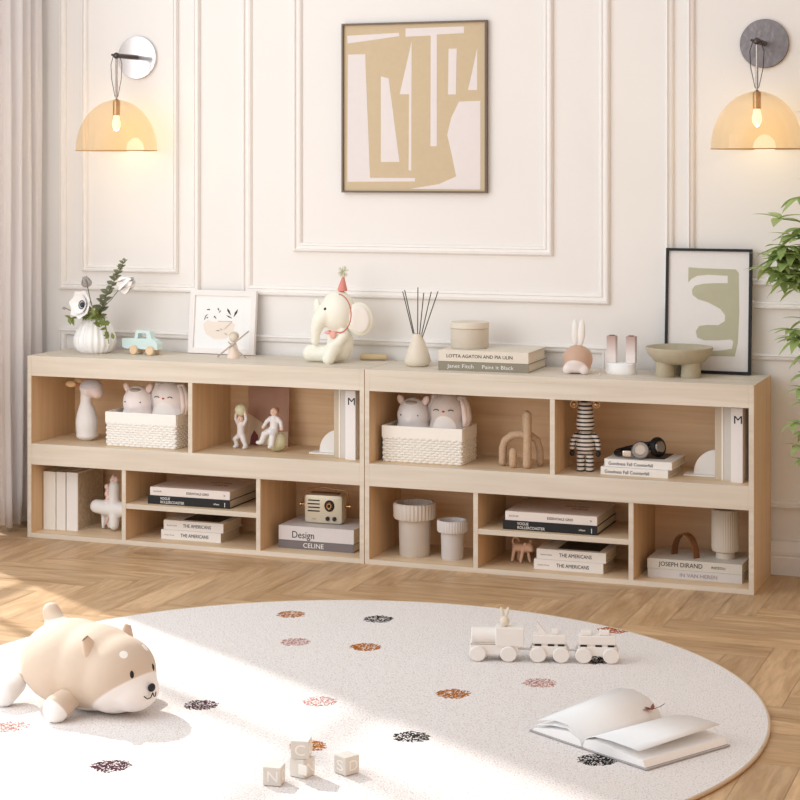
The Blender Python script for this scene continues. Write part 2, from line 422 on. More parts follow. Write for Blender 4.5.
rug = thing('rug', 'large round off-white woven rug with scattered coloured dots on the parquet', 'rug', (rc.x, rc.y, 0.0005))
bm = B(); lathe(bm, [(0, 0), (rr_-.006, 0), (rr_-.004, .008), (0, .009)], 160); obj('rug_pile', bm, rm, rug)
bm = B(); tube(bm, [((rr_-.003)*math.cos(2*PI*i/160), (rr_-.003)*math.sin(2*PI*i/160), .0046) for i in range(161)], .0045, 8)
obj('rug_binding', bm, mat('rug binding', (206, 186, 160), .9), rug, smooth=180)
RZ = .0098

# ------------------------------------------------------------------ framed art on the wall and on the bookcases
def picture(name, label, loc, rz, tilt, W, H, fw, fd, fm, paper, shapes, mats, group=None, extra=None):
    """local: x across, z up, front toward -y; tilt leans the top back"""
    t = thing(name, label, 'picture', loc, rz, group)
    rot = (-tilt, 0, 0)
    bm = B()
    for a in ((-W/2, W/2, 0, fw), (-W/2, W/2, H-fw, H)): box(bm, a[0], a[1], -fd, 0, a[2], a[3])
    for s in (-1, 1): box(bm, min(s*W/2, s*(W/2-fw)), max(s*W/2, s*(W/2-fw)), -fd, 0, fw, H-fw)
    obj('frame', bm, fm, t, rot=rot)
    bm = B(); box(bm, -W/2+fw*.9, W/2-fw*.9, -fd*.55, -.001, fw*.9, H-fw*.9); obj('print_sheet', bm, paper, t, rot=rot)
    for n, (pts, mi) in enumerate(shapes):
        bm = B(); prism(bm, pts, -fd*.55-.0006, -fd*.55); obj('printed_shape', bm, mats[mi], t, rot=rot)
    return t
# big wall print: pixel box 343..489 x 20..194 read as a .494 x .548 m print; shapes in fractions (0..1, 0..1 from top)
tan = mat('ochre print ground', (208, 188, 156), .8, noise=.06, nscale=60)
lil = mat('pale print ink', (232, 224, 222), .8, noise=.03)
W, H = .497, .55
def fr(l): return [(-W/2+(x-87)/(612-87)*W, H-(y-80)/(700-80)*H) for x, y in l]
sh = [[(105, 124), (296, 118), (297, 130), (107, 153)], [(320, 103), (530, 101), (530, 125), (433, 128), (433, 531), (410, 531), (411, 131), (320, 133)],
      [(108, 193), (172, 193), (190, 646), (354, 646), (354, 659), (106, 661)], [(230, 275), (258, 283), (298, 588), (230, 588)],
      [(342, 150), (341, 620), (331, 618), (333, 342), (298, 342), (322, 240)], [(475, 180), (504, 180), (501, 345), (473, 345)], [(577, 178), (577, 330), (544, 330), (560, 260)],
      [(512, 371), (588, 369), (588, 687), (335, 686), (440, 668), (502, 640), (486, 560), (470, 490), (484, 430)]]
picture('wall_print', 'tall ochre and white abstract print in a thin brown frame hung on the wall', (1.253, WY-.001, 1.1405), 0, 0, W, H, .006, .018,
        mat('brown frame', (110, 92, 76), .4), tan, [(fr(s), 0) for s in sh], [lil])
# leaning black frame with sage shape
W, H = .262, .376
def fr2(l): return [(-W/2+(x-95)/(588-95)*W, H-(y-50)/(755-50)*H) for x, y in l]
sage = mat('sage print ink', (190, 187, 162), .8, noise=.08, nscale=30)
sm = fr2([(224, 158), (300, 162), (496, 165), (512, 185), (518, 400), (512, 580), (496, 655), (350, 657), (345, 632), (430, 622), (480, 612), (486, 570), (470, 560), (400, 568), (320, 570), (280, 556), (272, 520), (290, 490), (340, 482), (400, 482), (436, 458), (438, 425), (410, 390), (340, 355), (280, 338), (250, 315), (246, 285), (262, 262), (310, 250), (380, 245), (450, 244), (450, 202), (340, 198), (275, 205), (240, 225), (224, 245)])
picture('framed_print', 'black framed print of a sage green curved shape leaning behind the footed bowl', (2.213, .262, T+.001), 0, .07, W, H, .008, .016,
        M['black'], mat('print paper', (236, 232, 230), .7), [(sm, 0)], [sage])
# small white frame with botanical sketch
W, H = .246, .211
def fr3(l): return [(-W/2+(x-95)/(675-95)*W, H-(y-105)/(665-105)*H) for x, y in l]
peach = mat('peach wash', (240, 228, 216), .8); ink = M['dark']
shp = [(fr3([(215, 408), (250, 372), (300, 385), (380, 378), (460, 378), (495, 400), (480, 470), (420, 530), (320, 535), (250, 500), (225, 450)]), 0),
       (fr3([(240, 275), (268, 272), (268, 282), (244, 283)]), 1), (fr3([(335, 258), (348, 270), (350, 288), (338, 275)]), 1), (fr3([(348, 298), (366, 278), (362, 292), (352, 304)]), 1),
       (fr3([(420, 262), (440, 280), (456, 322), (436, 305), (422, 282)]), 1), (fr3([(514, 265), (508, 300), (480, 338), (488, 298)]), 1),
       (fr3([(222, 370), (228, 335), (255, 315), (250, 322), (233, 342), (228, 370)]), 1), (fr3([(240, 348), (256, 345), (252, 355), (240, 356)]), 1), (fr3([(302, 345), (312, 330), (326, 350), (326, 360), (314, 345)]), 1),
       (fr3([(412, 322), (440, 330), (466, 346), (460, 349), (436, 340)]), 1), (fr3([(345, 376), (470, 374), (470, 378), (345, 380)]), 2), (fr3([(462, 380), (468, 384), (400, 455), (395, 452)]), 2),
       (fr3([(325, 460), (345, 455), (372, 465), (345, 466)]), 2), (fr3([(402, 478), (425, 486), (440, 500), (415, 492)]), 2), (fr3([(362, 440), (384, 448), (378, 458)]), 2)]
picture('framed_print', 'small white framed botanical sketch leaning behind the stick doll', (.586, .262, T+.001), -.03, .1, W, H, .018, .014,
        mat('white frame', (240, 235, 232), .5), mat('white print paper', (244, 244, 243), .7), shp, [peach, ink, mat('rust ink', (190, 150, 130), .8)])

# ------------------------------------------------------------------ wall sconces
glass = bpy.data.materials.new('amber glass'); glass.use_nodes = True; nt = glass.node_tree
nt.nodes.remove(nt.nodes['Principled BSDF']); out = nt.nodes['Material Output']
tp = nt.nodes.new('ShaderNodeBsdfTransparent'); tp.inputs[0].default_value = (.95, .88, .76, 1)
gl = nt.nodes.new('ShaderNodeBsdfGlossy'); gl.inputs['Roughness'].default_value = .06; gl.inputs[0].default_value = (1, .95, .88, 1)
tl = nt.nodes.new('ShaderNodeBsdfTranslucent'); tl.inputs[0].default_value = (.95, .80, .58, 1)
fz = nt.nodes.new('ShaderNodeLayerWeight'); fz.inputs[0].default_value = .06
m1 = nt.nodes.new('ShaderNodeMixShader'); m1.inputs[0].default_value = .12; nt.links.new(tp.outputs[0], m1.inputs[1]); nt.links.new(tl.outputs[0], m1.inputs[2])
m2 = nt.nodes.new('ShaderNodeMixShader'); nt.links.new(fz.outputs[1], m2.inputs[0]); nt.links.new(m1.outputs[0], m2.inputs[1]); nt.links.new(gl.outputs[0], m2.inputs[2]); nt.links.new(m2.outputs[0], out.inputs[0])
bulbm = bpy.data.materials.new('lit bulb'); bulbm.use_nodes = True
bb = bulbm.node_tree.nodes['Principled BSDF']; bb.inputs['Base Color'].default_value = (1, .9, .7, 1); bb.inputs['Emission Color'].default_value = (1, .80, .5, 1); bb.inputs['Emission Strength'].default_value = 1.3
hammered = mat('hammered steel', (150, 142, 142), .38, metal=1, noise=.3, nscale=60, bump=.5, bscale=60)
def sconce(x, px, label, plate_m, power):
    t = thing('wall_sconce', label, 'wall lamp', (x, WY, 1.596), 0, 'amber dome wall sconces')
    rotm = Matrix.Rotation(PI/2, 4, 'X')
    bm = B(); lathe(bm, [(0, 0), (.073, 0), (.074, .002), (.074, .009), (.072, .011), (0, .011)], 48, mtx=rotm); obj('backplate', bm, plate_m, t, smooth=40)
    dx = px-x; dy = -.13
    bm = B(); cyl(bm, (0, -.01, 0), (dx, dy, 0), .0085, n=16); ell(bm, (dx, dy, .0), .011); cyl(bm, (dx-.006, dy, 0), (dx-.018, dy, .004), .004, n=10); obj('arm', bm, mat('dark steel', (92, 84, 82), .3, metal=1), t, smooth=50)
    bm = B(); cyl(bm, (dx, dy, -.005), (dx, dy, -.142), .0042, n=12); obj('stem', bm, M['chrome'], t, smooth=50)
    bm = B()
    for s in (-1, 1):
        tube(bm, [(dx, dy, .002), (dx+s*.012, dy, 0), (dx+s*.021, dy, -.03), (dx+s*.018, dy, -.08), (dx+s*.006, dy, -.135), (dx, dy, -.142)], .0012, 6)
    obj('cord', bm, M['dark'], t, smooth=180)
    bm = B(); lathe(bm, [(0, -.2), (.012, -.2), (.0125, -.158), (.0115, -.15), (.006, -.146), (0, -.142)], 24, c=(dx, dy, 0)); obj('socket', bm, M['gold'], t, smooth=40)
    bm = B()
    pts = [(.012, -.148)]+[(.135*math.sin(R(a)), -.318+.170*math.cos(R(a))) for a in range(10, 91, 8)]
    inner = [(r-.003, z-.002) for r, z in pts[::-1]]
    lathe(bm, pts, 64, c=(dx, dy, 0))
    for f in [f for f in bm.faces if len(f.verts) > 4]: bm.faces.remove(f)
    sh = obj('lamp_shade', bm, glass, t, smooth=180)
    bm = B(); tube(bm, [(dx+.135*math.cos(2*PI*i/64), dy+.135*math.sin(2*PI*i/64), -.318) for i in range(65)], .0016, 6); obj('rim', bm, mat('amber rim', (190, 150, 95), .3), t, smooth=180)
    bm = B(); lathe(bm, [(0, -.252), (.008, -.249), (.0135, -.238), (.0145, -.226), (.011, -.208), (.009, -.2), (0, -.199)], 20, c=(dx, dy, 0)); obj('bulb', bm, bulbm, t, smooth=180)
    l = bpy.data.objects.new('bulb_light', bpy.data.lights.new('bulb_light', 'POINT')); C.objects.link(l); l.parent = t
    l.location = (dx, dy, -.258); l.data.energy = power; l.data.color = (1, .78, .46); l.data.shadow_soft_size = .003
sconce(.247, .236, 'amber glass dome wall sconce with polished disc, on the left beside the curtain', mat('polished plate', (225, 222, 222), .15, metal=.9), .5)
sconce(2.377, 2.376, 'amber glass dome wall sconce with dark brushed disc, above the plant', hammered, .42)

# ------------------------------------------------------------------ books
def mtx_text(s): pass
def cover_mat(rgb, name='book cover', rough=.5): return mat(name, rgb, rough, noise=.03)
def flat_book(name, label, loc, rz, w, d, h, cov, titles=(), group=None, cover_pic=None, top_titles=()):
    """lying flat, spine toward -y; origin at front-left bottom corner"""
    t = thing(name, label, 'book', loc, rz, group); th = min(.0022, h*.1)
    bm = B(); box(bm, 0, w, 0, d, 0, th, .0004); box(bm, 0, w, 0, d, h-th, h, .0004); box(bm, 0, w, 0, .003, th*.9, h-th*.9)
    obj('cover', bm, cov, t)
    bm = B(); box(bm, .004, w-.004, .003, d-.004, th, h-th); obj('page_block', bm, M['pages'], t)
    for (s, x, z, size, m_, wd, bold) in titles:
        text('spine_title', s, size, (x, -.0003, z), FR, m_, t, wd, bold=0)
    for (s, x, y, size, m_, wd) in top_titles:
        text('cover_title', s, size, (x, y, h+.0002), (0, 0, 0), m_, t, wd)
    if cover_pic:
        x0, x1, y0, y1, m_ = cover_pic
        bm = B(); box(bm, x0, x1, y0, y1, h, h+.0004); obj('cover_picture', bm, m_, t)
    return t
cw = cover_mat((240, 236, 232)); ck = cover_mat((28, 28, 30)); cpk = cover_mat((238, 228, 222)); cg = cover_mat((146, 139, 122)); ccr = cover_mat((228, 219, 204))
ctop = mat('blush cover', (238, 218, 206), .45)
gT = 'books lying on the bookcase top'
flat_book('book', 'grey-green book of two under the lidded jar, the lower one', (1.417, .066, T), R(1), .288, .21, .0275, cg, [('Janet Fitch', .03, .0085, .017, M['print_white'], .085, .0004), ('Paint it Black', .14, .0085, .016, M['print_white'], .10, 0)], gT)
flat_book('book', 'cream book of two under the lidded jar, the upper one', (1.418, .066, T+.028), R(1.2), .286, .208, .034, ccr, [('LOTTA AGATON AND PIA ULIN', .025, .012, .0145, M['dark'], .21, .0003)], gT)
# narrow shelf pairs
def pair_blackwhite(x, y, where):
    g = 'black and blush books on the small shelves'
    flat_book('book', 'black spined book under a blush covered one, '+where, (x, y, SH), R(.5), .292, .235, .027, ck, [('VOGUE', .045, .0155, .012, M['print_white'], .035, .0005), ('ROLLERCOASTER', .045, .004, .012, M['print_white'], .085, .0006), ('teNeues', .235, .010, .008, M['print_white'], .02, 0), ('I', .272, .005, .02, M['print_white'], None, .0006)], g)
    flat_book('book', 'blush covered book with white spine on a black one, '+where, (x+.006, y+.004, SH+.0275), R(.5), .284, .23, .0265, cpk, [('ESSENTIALS GRID', .13, .009, .0105, M['dark'], .08, .0002), ('kinfolk', .012, .011, .008, mat('grey print', (150, 146, 142), .8), .03, 0), ('>', .262, .008, .013, M['black'], None, .0008)], g,
              cover_pic=(.002, .282, .002, .228, ctop), top_titles=[('SOFT GRID', .15, .13, .03, M['rose'] if False else mat('brown print', (150, 110, 100), .8), .075), ('FORMS', .18, .09, .03, mat('brown print', (150, 110, 100), .8), .05)])
pair_blackwhite(.432, .03, 'in the left bookcase')
pair_blackwhite(1.638, .026, 'in the right bookcase')
photo = mat('black and white photograph', (40, 42, 40), .35, noise=.9, nscale=50)
def pair_americans(x, y, where):
    g = 'matching white books on the lower shelves'
    for i, n in enumerate(('lower', 'upper')):
        flat_book('book', '%s of two white books with black capitals on the spine, %s' % (n, where), (x-.003+i*.008, y+i*.002, S0+i*.031), R(.3), .214, .15, .0305, cw,
                  [('THE AMERICANS', .07, .010, .0155, M['dark'], .10, .0004), ('Robert Frank', .012, .012, .006, mat('grey print', (170, 150, 150), .8), .035, 0)], g,
                  cover_pic=(.06, .19, .02, .135, photo) if i else None)
pair_americans(.465, .065, 'in the left bookcase')
pair_americans(1.731, .05, 'in the right bookcase')
flat_book('book', 'dark grey book with white capitals on its spine under the radio', (.878, .068, S0), 0, .258, .19, .0265, cover_mat((122, 114, 116)), [('CELINE', .085, .006, .021, M['print_white'], .07, .0008)], 'books under the radio')
flat_book('book', 'thick pale grey book directly under the radio', (.879, .068, S0+.027), 0, .257, .19, .045, cover_mat((222, 216, 216)), [('Design', .045, .008, .031, M['dark'], .075, 0)], 'books under the radio')
flat_book('book', 'pale grey book under the one carrying the leather strap', (2.073, .066, S0), 0, .279, .175, .0255, cover_mat((212, 208, 206)), [('IN VAN HEREN', .095, .007, .015, mat('silver print', (150, 144, 150), .6), .11, .0002)], 'books under the fluted vase')
flat_book('book', 'pale stone book carrying the leather strap and fluted vase', (2.072, .066, S0+.026), 0, .28, .175, .029, cover_mat((214, 209, 200)), [('JOSEPH DIRAND', .035, .009, .0185, M['dark'], .13, .0003), ('RIZZOLI', .19, .011, .009, M['dark'], .04, 0)], 'books under the fluted vase')
for i, n in enumerate(('lower', 'upper')):
    flat_book('book', '%s of two white books with black lettering under the headphones' % n, (1.932+i*.010, .06+i*.006, S1+i*.0235), R(-2), .205, .165, .023, cw, [('Goodness Fall Counterfall', .012, .0055, .0135, M['dark'], .135, .0007)], 'books under the headphones',
              cover_pic=(.08, .17, .05, .165, M['black']) if i else None)
def upright_book(label, loc, th, d, h, cov, letter=None, group=None, name='book', side=None, cat='book'):
    t = thing(name, label, cat, loc, 0, group)
    bm = B(); box(bm, 0, .002, 0, d, 0, h, .0004); box(bm, th-.002, th, 0, d, 0, h, .0004); box(bm, .0015, th-.0015, 0, .003, 0, h, .0004)
    obj('cover', bm, cov, t)
    bm = B(); box(bm, .002, th-.002, .003, d-.004, .003, h-.004); obj('page_block', bm, M['pages'], t)
    if letter:
        text('spine_title', letter, .033, (th*.5-.0105, -.0003, h-.045), FR, M['black'], t, .023)
    if side:
        bm = B(); box(bm, th, th+.0004, .004, d-.004, .003, h-.003); obj('cover_pattern', bm, side, t)
    return t
def uprights(x0, where):
    g = 'upright books at the shelf end'
    c1 = cover_mat((206, 192, 172)); c2 = cover_mat((214, 208, 200)); c3 = cover_mat((242, 238, 238))
    upright_book('thin beige upright book beside the white arch bookend, '+where, (x0, .09, S1), .021, .17, .214, c1, None, g)
    upright_book('cream edged thin upright book between beige and grey ones, '+where, (x0+.0222, .075, S1), .006, .17, .214, cover_mat((244, 238, 226)), None, g)
    upright_book('pale grey upright book beside the one lettered M, '+where, (x0+.0292, .075, S1), .024, .17, .214, c2, None, g)
    upright_book('white upright book lettered M on its spine, '+where, (x0+.0542, .052, S1), .034, .19, .216, c3, 'M', g)
uprights(1.06, 'left bookcase')
uprights(2.268, 'right bookcase')
marb = mat('marbled cover', (206, 188, 162), .7, noise=.5, nscale=90)
for i, (x, th, n, sd) in enumerate([(.0185, .046, 'leftmost of three tall white books in the lower shelf corner', None), (.066, .034, 'middle one of three tall white books in the lower shelf corner', None), (.102, .042, 'tall white book with marbled cover nearest the toy unicorn', marb)]):
    upright_book(n, (x, .07+.004*i, S0), th, .17, .193, cover_mat((238+i*3, 234+i*3, 226+i*6)), None, 'tall white books in the corner', side=sd)

# ------------------------------------------------------------------ top-of-bookcase objects
# ribbed vase with flowers
t = thing('vase', 'white ribbed teardrop vase by the curtain holding anemones and eucalyptus', 'vase', (.164, .158, T))
prof = [(0, 0), (.050, 0), (.064, .012), (.074, .032), (.073, .055), (.062, .082), (.049, .105), (.045, .118), (.040, .118), (.042, .100), (.055, .07), (.06, .04), (.04, .01), (0, .008)]
bm = B(); lathe(bm, prof, 160, mod=lambda a, z: .94+.03*math.cos(a*20)); obj('vase_body', bm, M['white'], t, smooth=180)
def leaf(bm, base, d, up, L, Wd, droop=.2, segs=4, fold=.15):
    d = Vector(d).normalized(); up = Vector(up); side = d.cross(up).normalized(); nrm = side.cross(d).normalized()
    rows = []
    for i in range(segs+1):
        s = i/segs; w = Wd*math.sin(PI*(.06+.94*s)**.8)*.5 if i < segs else .0004
        c = Vector(base)+d*L*s+nrm*(-droop*L*s*s)
        rows.append((bm.verts.new(c-side*w+nrm*w*fold), bm.verts.new(c), bm.verts.new(c+side*w+nrm*w*fold)))
    for a, b_ in zip(rows[:-1], rows[1:]):
        bm.faces.new((a[0], a[1], b_[1], b_[0])); bm.faces.new((a[1], a[2], b_[2], b_[1]))
def leafmat(name, c1, c2, sc=20):
    m = mat(name, c1, .5, noise=.1); nt = m.node_tree
    b = nt.nodes['Principled BSDF']
    mx = [n for n in nt.nodes if n.bl_idname == 'ShaderNodeMix'][0]; mx.inputs[6].default_value = (*s2l(c1), 1); mx.inputs[7].default_value = (*s2l(c2), 1)
    nn = [n for n in nt.nodes if n.bl_idname == 'ShaderNodeTexNoise'][0]; nn.inputs['Scale'].default_value = sc
    tr = nt.nodes.new('ShaderNodeBsdfTranslucent'); nt.links.new(mx.outputs[2], tr.inputs[0])
    ms = nt.nodes.new('ShaderNodeMixShader'); ms.inputs[0].default_value = .3
    nt.links.new(b.outputs[0], ms.inputs[1]); nt.links.new(tr.outputs[0], ms.inputs[2]); nt.links.new(ms.outputs[0], nt.nodes['Material Output'].inputs[0])
    return m
euc = leafmat('eucalyptus leaf', (104, 112, 84), (150, 156, 126), 60); lush = leafmat('green leaf', (106, 122, 58), (150, 160, 92), 60)
vx, vy, vz = .164, .158, T
def wp(x, z, y=.15): return (x, y, z)
f = thing('eucalyptus_sprig', 'grey-green eucalyptus sprig rising highest out of the ribbed vase', 'plant', (vx, vy, vz+.03))
def rel(p, o): return Vector(p)-Vector(o.location)
bm = B(); stem = [wp(.17, .66), wp(.185, .73), wp(.21, .79), wp(.24, .84), wp(.262, .88), wp(.28, .912)]
tube(bm, [rel(p, f) for p in stem], [.002, .002, .0018, .0015, .0012, .0008], 6); obj('stem', bm, mat('stem', (130, 120, 96), .7), f, smooth=180)
bm = B()
for i in range(36):
    s = .16+.84*i/35; k = s*(len(stem)-1); a = int(min(k, len(stem)-2)); p = Vector(stem[a]).lerp(Vector(stem[a+1]), k-a)
    ang = i*2.4; L = .034*(1.15-s*.72)
    leaf(bm, rel(p, f), (math.cos(ang), math.sin(ang)*.7, .55), (0, -.6, .8), L, L*.8, .1)
obj('leaves', bm, euc, f, smooth=180)
f = thing('leaf_spray', 'short green leafy spray drooping over the rim of the ribbed vase', 'plant', (vx, vy, vz+.03))
bm = B(); 
for e in ((.218, .668), (.205, .70), (.13, .725), (.225, .64)):
    tube(bm, [rel(wp(.165, .66), f), rel(wp(.17, .722), f), rel(wp((e[0]+.20)/2, .735, .13), f), rel(wp(e[0]+.03, e[1], .09), f)], .0014, 6)
obj('stem', bm, mat('stem', (130, 130, 80), .7), f, smooth=180)
bm = B(); random.seed(3)
for i in range(70):
    s = random.random(); br = random.choice([((.185, .725), (.268, .655)), ((.16, .725), (.215, .735)), ((.165, .73), (.118, .722)), ((.17, .735), (.19, .775)), ((.19, .725), (.262, .70))])
    x = br[0][0]+(br[1][0]-br[0][0])*s; z = br[0][1]+(br[1][1]-br[0][1])*s
    leaf(bm, rel((x, .125-.04*s+random.uniform(-.02, .02), z), f), (random.uniform(-1, 1), random.uniform(-1, .3), random.uniform(-.6, .6)), (0, -.7, .7), random.uniform(.016, .028), .013, .2)
obj('leaves', bm, lush, f, smooth=180)
petal = mat('white petal', (250, 248, 247), .7)
f = thing('anemone', 'large open white anemone with a dark centre facing out of the vase', 'flower', (vx, vy, vz+.03), 0, 'white flowers in the ribbed vase')
cpt = rel((.160, .09, .765), f)
bm = B(); tube(bm, [rel((.16, .155, .66), f), rel((.15, .15, .73), f), cpt+Vector((0, .012, -.004))], .002, 6); obj('stem', bm, lush, f, smooth=180)
bm = B(); nrm = Vector((-.25, -.9, .15)).normalized()
for lay, (n, L, Wd) in enumerate(((7, .053, .072), (6, .042, .058))):
    for i in range(n):
        a = 2*PI*i/n+lay*.5; u = nrm.orthogonal().normalized(); v = nrm.cross(u)
        d = u*math.cos(a)+v*math.sin(a)+nrm*(.25+.25*lay)
        leaf(bm, cpt, d, nrm, L, Wd, -.15, 6, .1)
obj('petals', bm, petal, f, smooth=180)
bm = B(); ell(bm, cpt+nrm*.006, (.009, .007, .009)); 
for i in range(22):
    a = 2*PI*i/22; u = nrm.orthogonal().normalized(); v = nrm.cross(u); p = cpt+(u*math.cos(a)+v*math.sin(a))*.0135+nrm*.009
    ell(bm, p, .0018, u=6, v=4)
obj('flower_centre', bm, mat('dark stamens', (52, 56, 66), .6), f, smooth=180)
for lab, p, sz, up in (('closed white anemone bud on a long stem leaning right from the vase', (.275, .13, .822), .032, (.7, -.1, .35)), ('small furled flower with grey edges above the open anemone', (.146, .14, .822), .019, (-.3, 0, .9)), ('tiny grey bud beside the open anemone, nearest the curtain', (.084, .10, .752), .006, (-1, 0, -.1))):
    f = thing('anemone_bud', lab, 'flower', (vx, vy, vz+.03), 0, 'white flowers in the ribbed vase')
    q = rel(p, f); bm = B(); tube(bm, [rel((.165, .155, .66), f), rel((.168, .15, .725), f), q.lerp(rel((.168, .15, .725), f), .35)+Vector((0, 0, -.006)), q], .0015, 6); obj('stem', bm, euc, f, smooth=180)
    bm = B(); d = Vector(up).normalized()
    for i in range(7):
        a = 2*PI*i/7; u = d.orthogonal().normalized(); v = d.cross(u); o_ = u*math.cos(a)+v*math.sin(a)
        leaf(bm, q+o_*sz*.2, o_*.55+d, o_, sz*1.8, sz*1.5, .45, 6, .3)
    if sz < .008: ell(bm, q+d*sz*.4, sz*.45)
    obj('petals', bm, petal if sz > .02 else mat('grey petal edge', (176, 170, 166), .8), f, smooth=180)

# toy car
t = thing('toy_car', 'pale blue wooden toy pickup car with natural wheels on the bookcase top', 'toy car', (.352, .165, T), R(-8)); t.scale = (.86, .9, .86)
bm = B()
out_ = [(-.10, .028), (-.10, .060), (-.055, .060), (-.048, .064), (-.043, .082), (-.034, .094), (.018, .094), (.028, .088), (.036, .064), (.056, .056), (.066, .044), (.066, .022), (-.02, .020), (-.085, .022)]
hole = [(-.030, .066), (-.026, .080), (-.022, .084), (.008, .084), (.012, .080), (.014, .066)]
# body with window: build upper band around the hole
prism(bm, [(-.10, .028), (-.10, .060), (-.045, .062), (.036, .064), (.056, .056), (.066, .044), (.066, .022), (-.085, .022)], -.017, .017)
prism(bm, [(-.045, .060), (-.041, .084), (-.033, .094), (-.026, .083), (-.030, .066), (-.032, .060)], -.013, .013)
prism(bm, [(-.033, .094), (.018, .094), (.010, .083), (-.026, .083)], -.013, .013)
prism(bm, [(.018, .094), (.028, .088), (.038, .060), (.014, .060), (.010, .083)], -.013, .013)
obj('car_body', bm, mat('pale blue paint', (212, 233, 231), .5), t)
wm = wood('beech', (240, 212, 178), (228, 192, 152), 'x')
for sx in (-.04, .036):
    for sy in (-1, 1):
        bm = B(); cyl(bm, (sx, sy*.018, .018), (sx, sy*.029, .018), .018, n=24, bev=.003); obj('wheel', bm, wm, t, smooth=40)
# stick doll
t = thing('stick_doll', 'little peach figure with long crossed stick limbs in front of the white frame', 'figurine', (.672, .17, T), 0); t.scale = (1.15, 1.15, 1.15)
bm = B(); lathe(bm, [(0, 0), (.019, 0), (.015, .02), (.006, .048), (0, .05)], 20); obj('body', bm, mat('peach cloth', (240, 222, 206), .8), t, smooth=60)
bm = B(); ell(bm, (0, 0, .058), (.013, .012, .014)); obj('head', bm, M['cream'], t, smooth=180)
bm = B(); ell(bm, (0, .003, .062), (.0145, .0125, .0125)); obj('hair', bm, mat('sand hair', (206, 194, 172), .9), t, smooth=180)
bm = B(); tube(bm, [(-.045, -.012, .003), (-.01, -.014, .03), (.05, -.006, .078)], .0022, 8); tube(bm, [(.045, -.014, .003), (.012, -.015, .028), (-.012, -.01, .046)], .0022, 8); obj('limbs', bm, mat('grey stick', (196, 182, 172), .6), t, smooth=180)
# elephant
eg = mat('cream green glaze', (244, 243, 229), .42, spec=.5)
t = thing('elephant_figurine', 'cream elephant figurine sitting in profile wearing a party hat', 'figurine', (1.05, .17, T)); t.scale = (.96, .96, 1)
parts = [('e', (-.002, 0, .062), (.045, .042, .060)), ('e', (-.008, -.004, .163), (.060, .05, .068)), ('t', [(-.045, -.02, .155), (-.066, -.03, .13), (-.076, -.034, .10), (-.078, -.036, .068)], [.035, .027, .019, .014]),
         ('t', [(-.02, -.01, .028), (-.065, -.02, .026), (-.098, -.024, .028)], [.030, .026, .027]), ('t', [(.0, -.03, .06), (-.012, -.058, .036), (-.016, -.066, .018)], [.028, .024, .022]),
         ('t', [(.025, -.03, .09), (.012, -.05, .066), (-.004, -.056, .06)], [.018, .015, .014])]
blob('body', eg, t, parts, .004, 5)
bm = B(); vs = ell(bm, (0, 0, 0), (.046, .012, .054)); obj('ear', bm, eg, t, (.070, -.006, .140), (0, R(-8), R(18)), 180)
bm = B(); ell(bm, (0, 0, 0), (.034, .006, .043)); obj('inner_ear', bm, mat('pale inner ear', (248, 243, 236), .5), t, (.073, -.0165, .140), (0, R(-8), R(18)), 180)
bm = B(); ell(bm, (0, 0, 0), (.016, .010, .03)); obj('ear', bm, eg, t, (-.088, .005, .170), (0, 0, R(-30)), 180)
bm = B(); ell(bm, (-.036, -.047, .172), .0052); obj('eye', bm, M['black'], t, smooth=180)
bm = B(); lathe(bm, [(0, 0), (.016, 0), (.0165, .004), (.004, .044), (0, .046)], 20); obj('party_hat', bm, M['rose'], t, (.008, -.005, .229), (0, R(4), 0), 50)
bm = B(); random.seed(2)
for i in range(90):
    d = Vector((random.gauss(0, 1), random.gauss(0, 1), random.gauss(0, 1))).normalized(); tube(bm, [(0, 0, 0), d*.019], [.0020, .0009], 4)
obj('pompom', bm, mat('pompom', (226, 226, 208), .9), t, (.011, -.005, .290))
bm = B(); tube(bm, [(.012+.047*math.sin(a)*1.0, -.008-.047*math.cos(a*.2)*1.02, .160+.062*math.cos(a)) for a in [R(v) for v in range(5, 176, 12)]]+[(-.02, -.052, .104), (-.034, -.05, .100)], .0022, 6); obj('hat_string', bm, mat('coral cord', (206, 120, 104), .7), t, smooth=180)
bm = B(); ell(bm, (-.006, -.052, .092), (.011, .006, .014), (0, R(20), 0)); ell(bm, (-.026, -.05, .098), (.012, .006, .006)); obj('bow', bm, M['pink'], t, smooth=180)
# short wooden stick behind elephant
bm = B(); cyl(bm, (0, 0, .011), (.085, .02, .011), .0105, .0095, n=16, bev=.003); o = obj('wooden_peg', bm, mat('pale wood peg', (222, 200, 160), .6), None, (1.085, .25, T), smooth=50)
tag(o, 'short tan wooden peg lying beside the elephant', 'peg')
# reed diffuser
t = thing('reed_diffuser', 'cream ceramic reed diffuser bottle with black sticks', 'diffuser', (1.32, .148, T))
bm = B(); lathe(bm, [(0, 0), (.030, 0), (.038, .006), (.042, .018), (.038, .034), (.024, .072), (.0155, .092), (.0145, .102), (.011, .102), (.012, .092), (0, .088)], 8*5); obj('bottle', bm, M['cream'], t, smooth=40)
for (x, z, y) in ((-.054, .232, .01), (-.040, .238, -.01), (-.003, .246, .01), (.022, .230, -.005), (.045, .234, .0), (.064, .235, .01)):
    bm = B(); cyl(bm, (x*-.08, -y*.3, .03), (x, y, z), .0015, n=8); obj('reed', bm, M['black'], t)
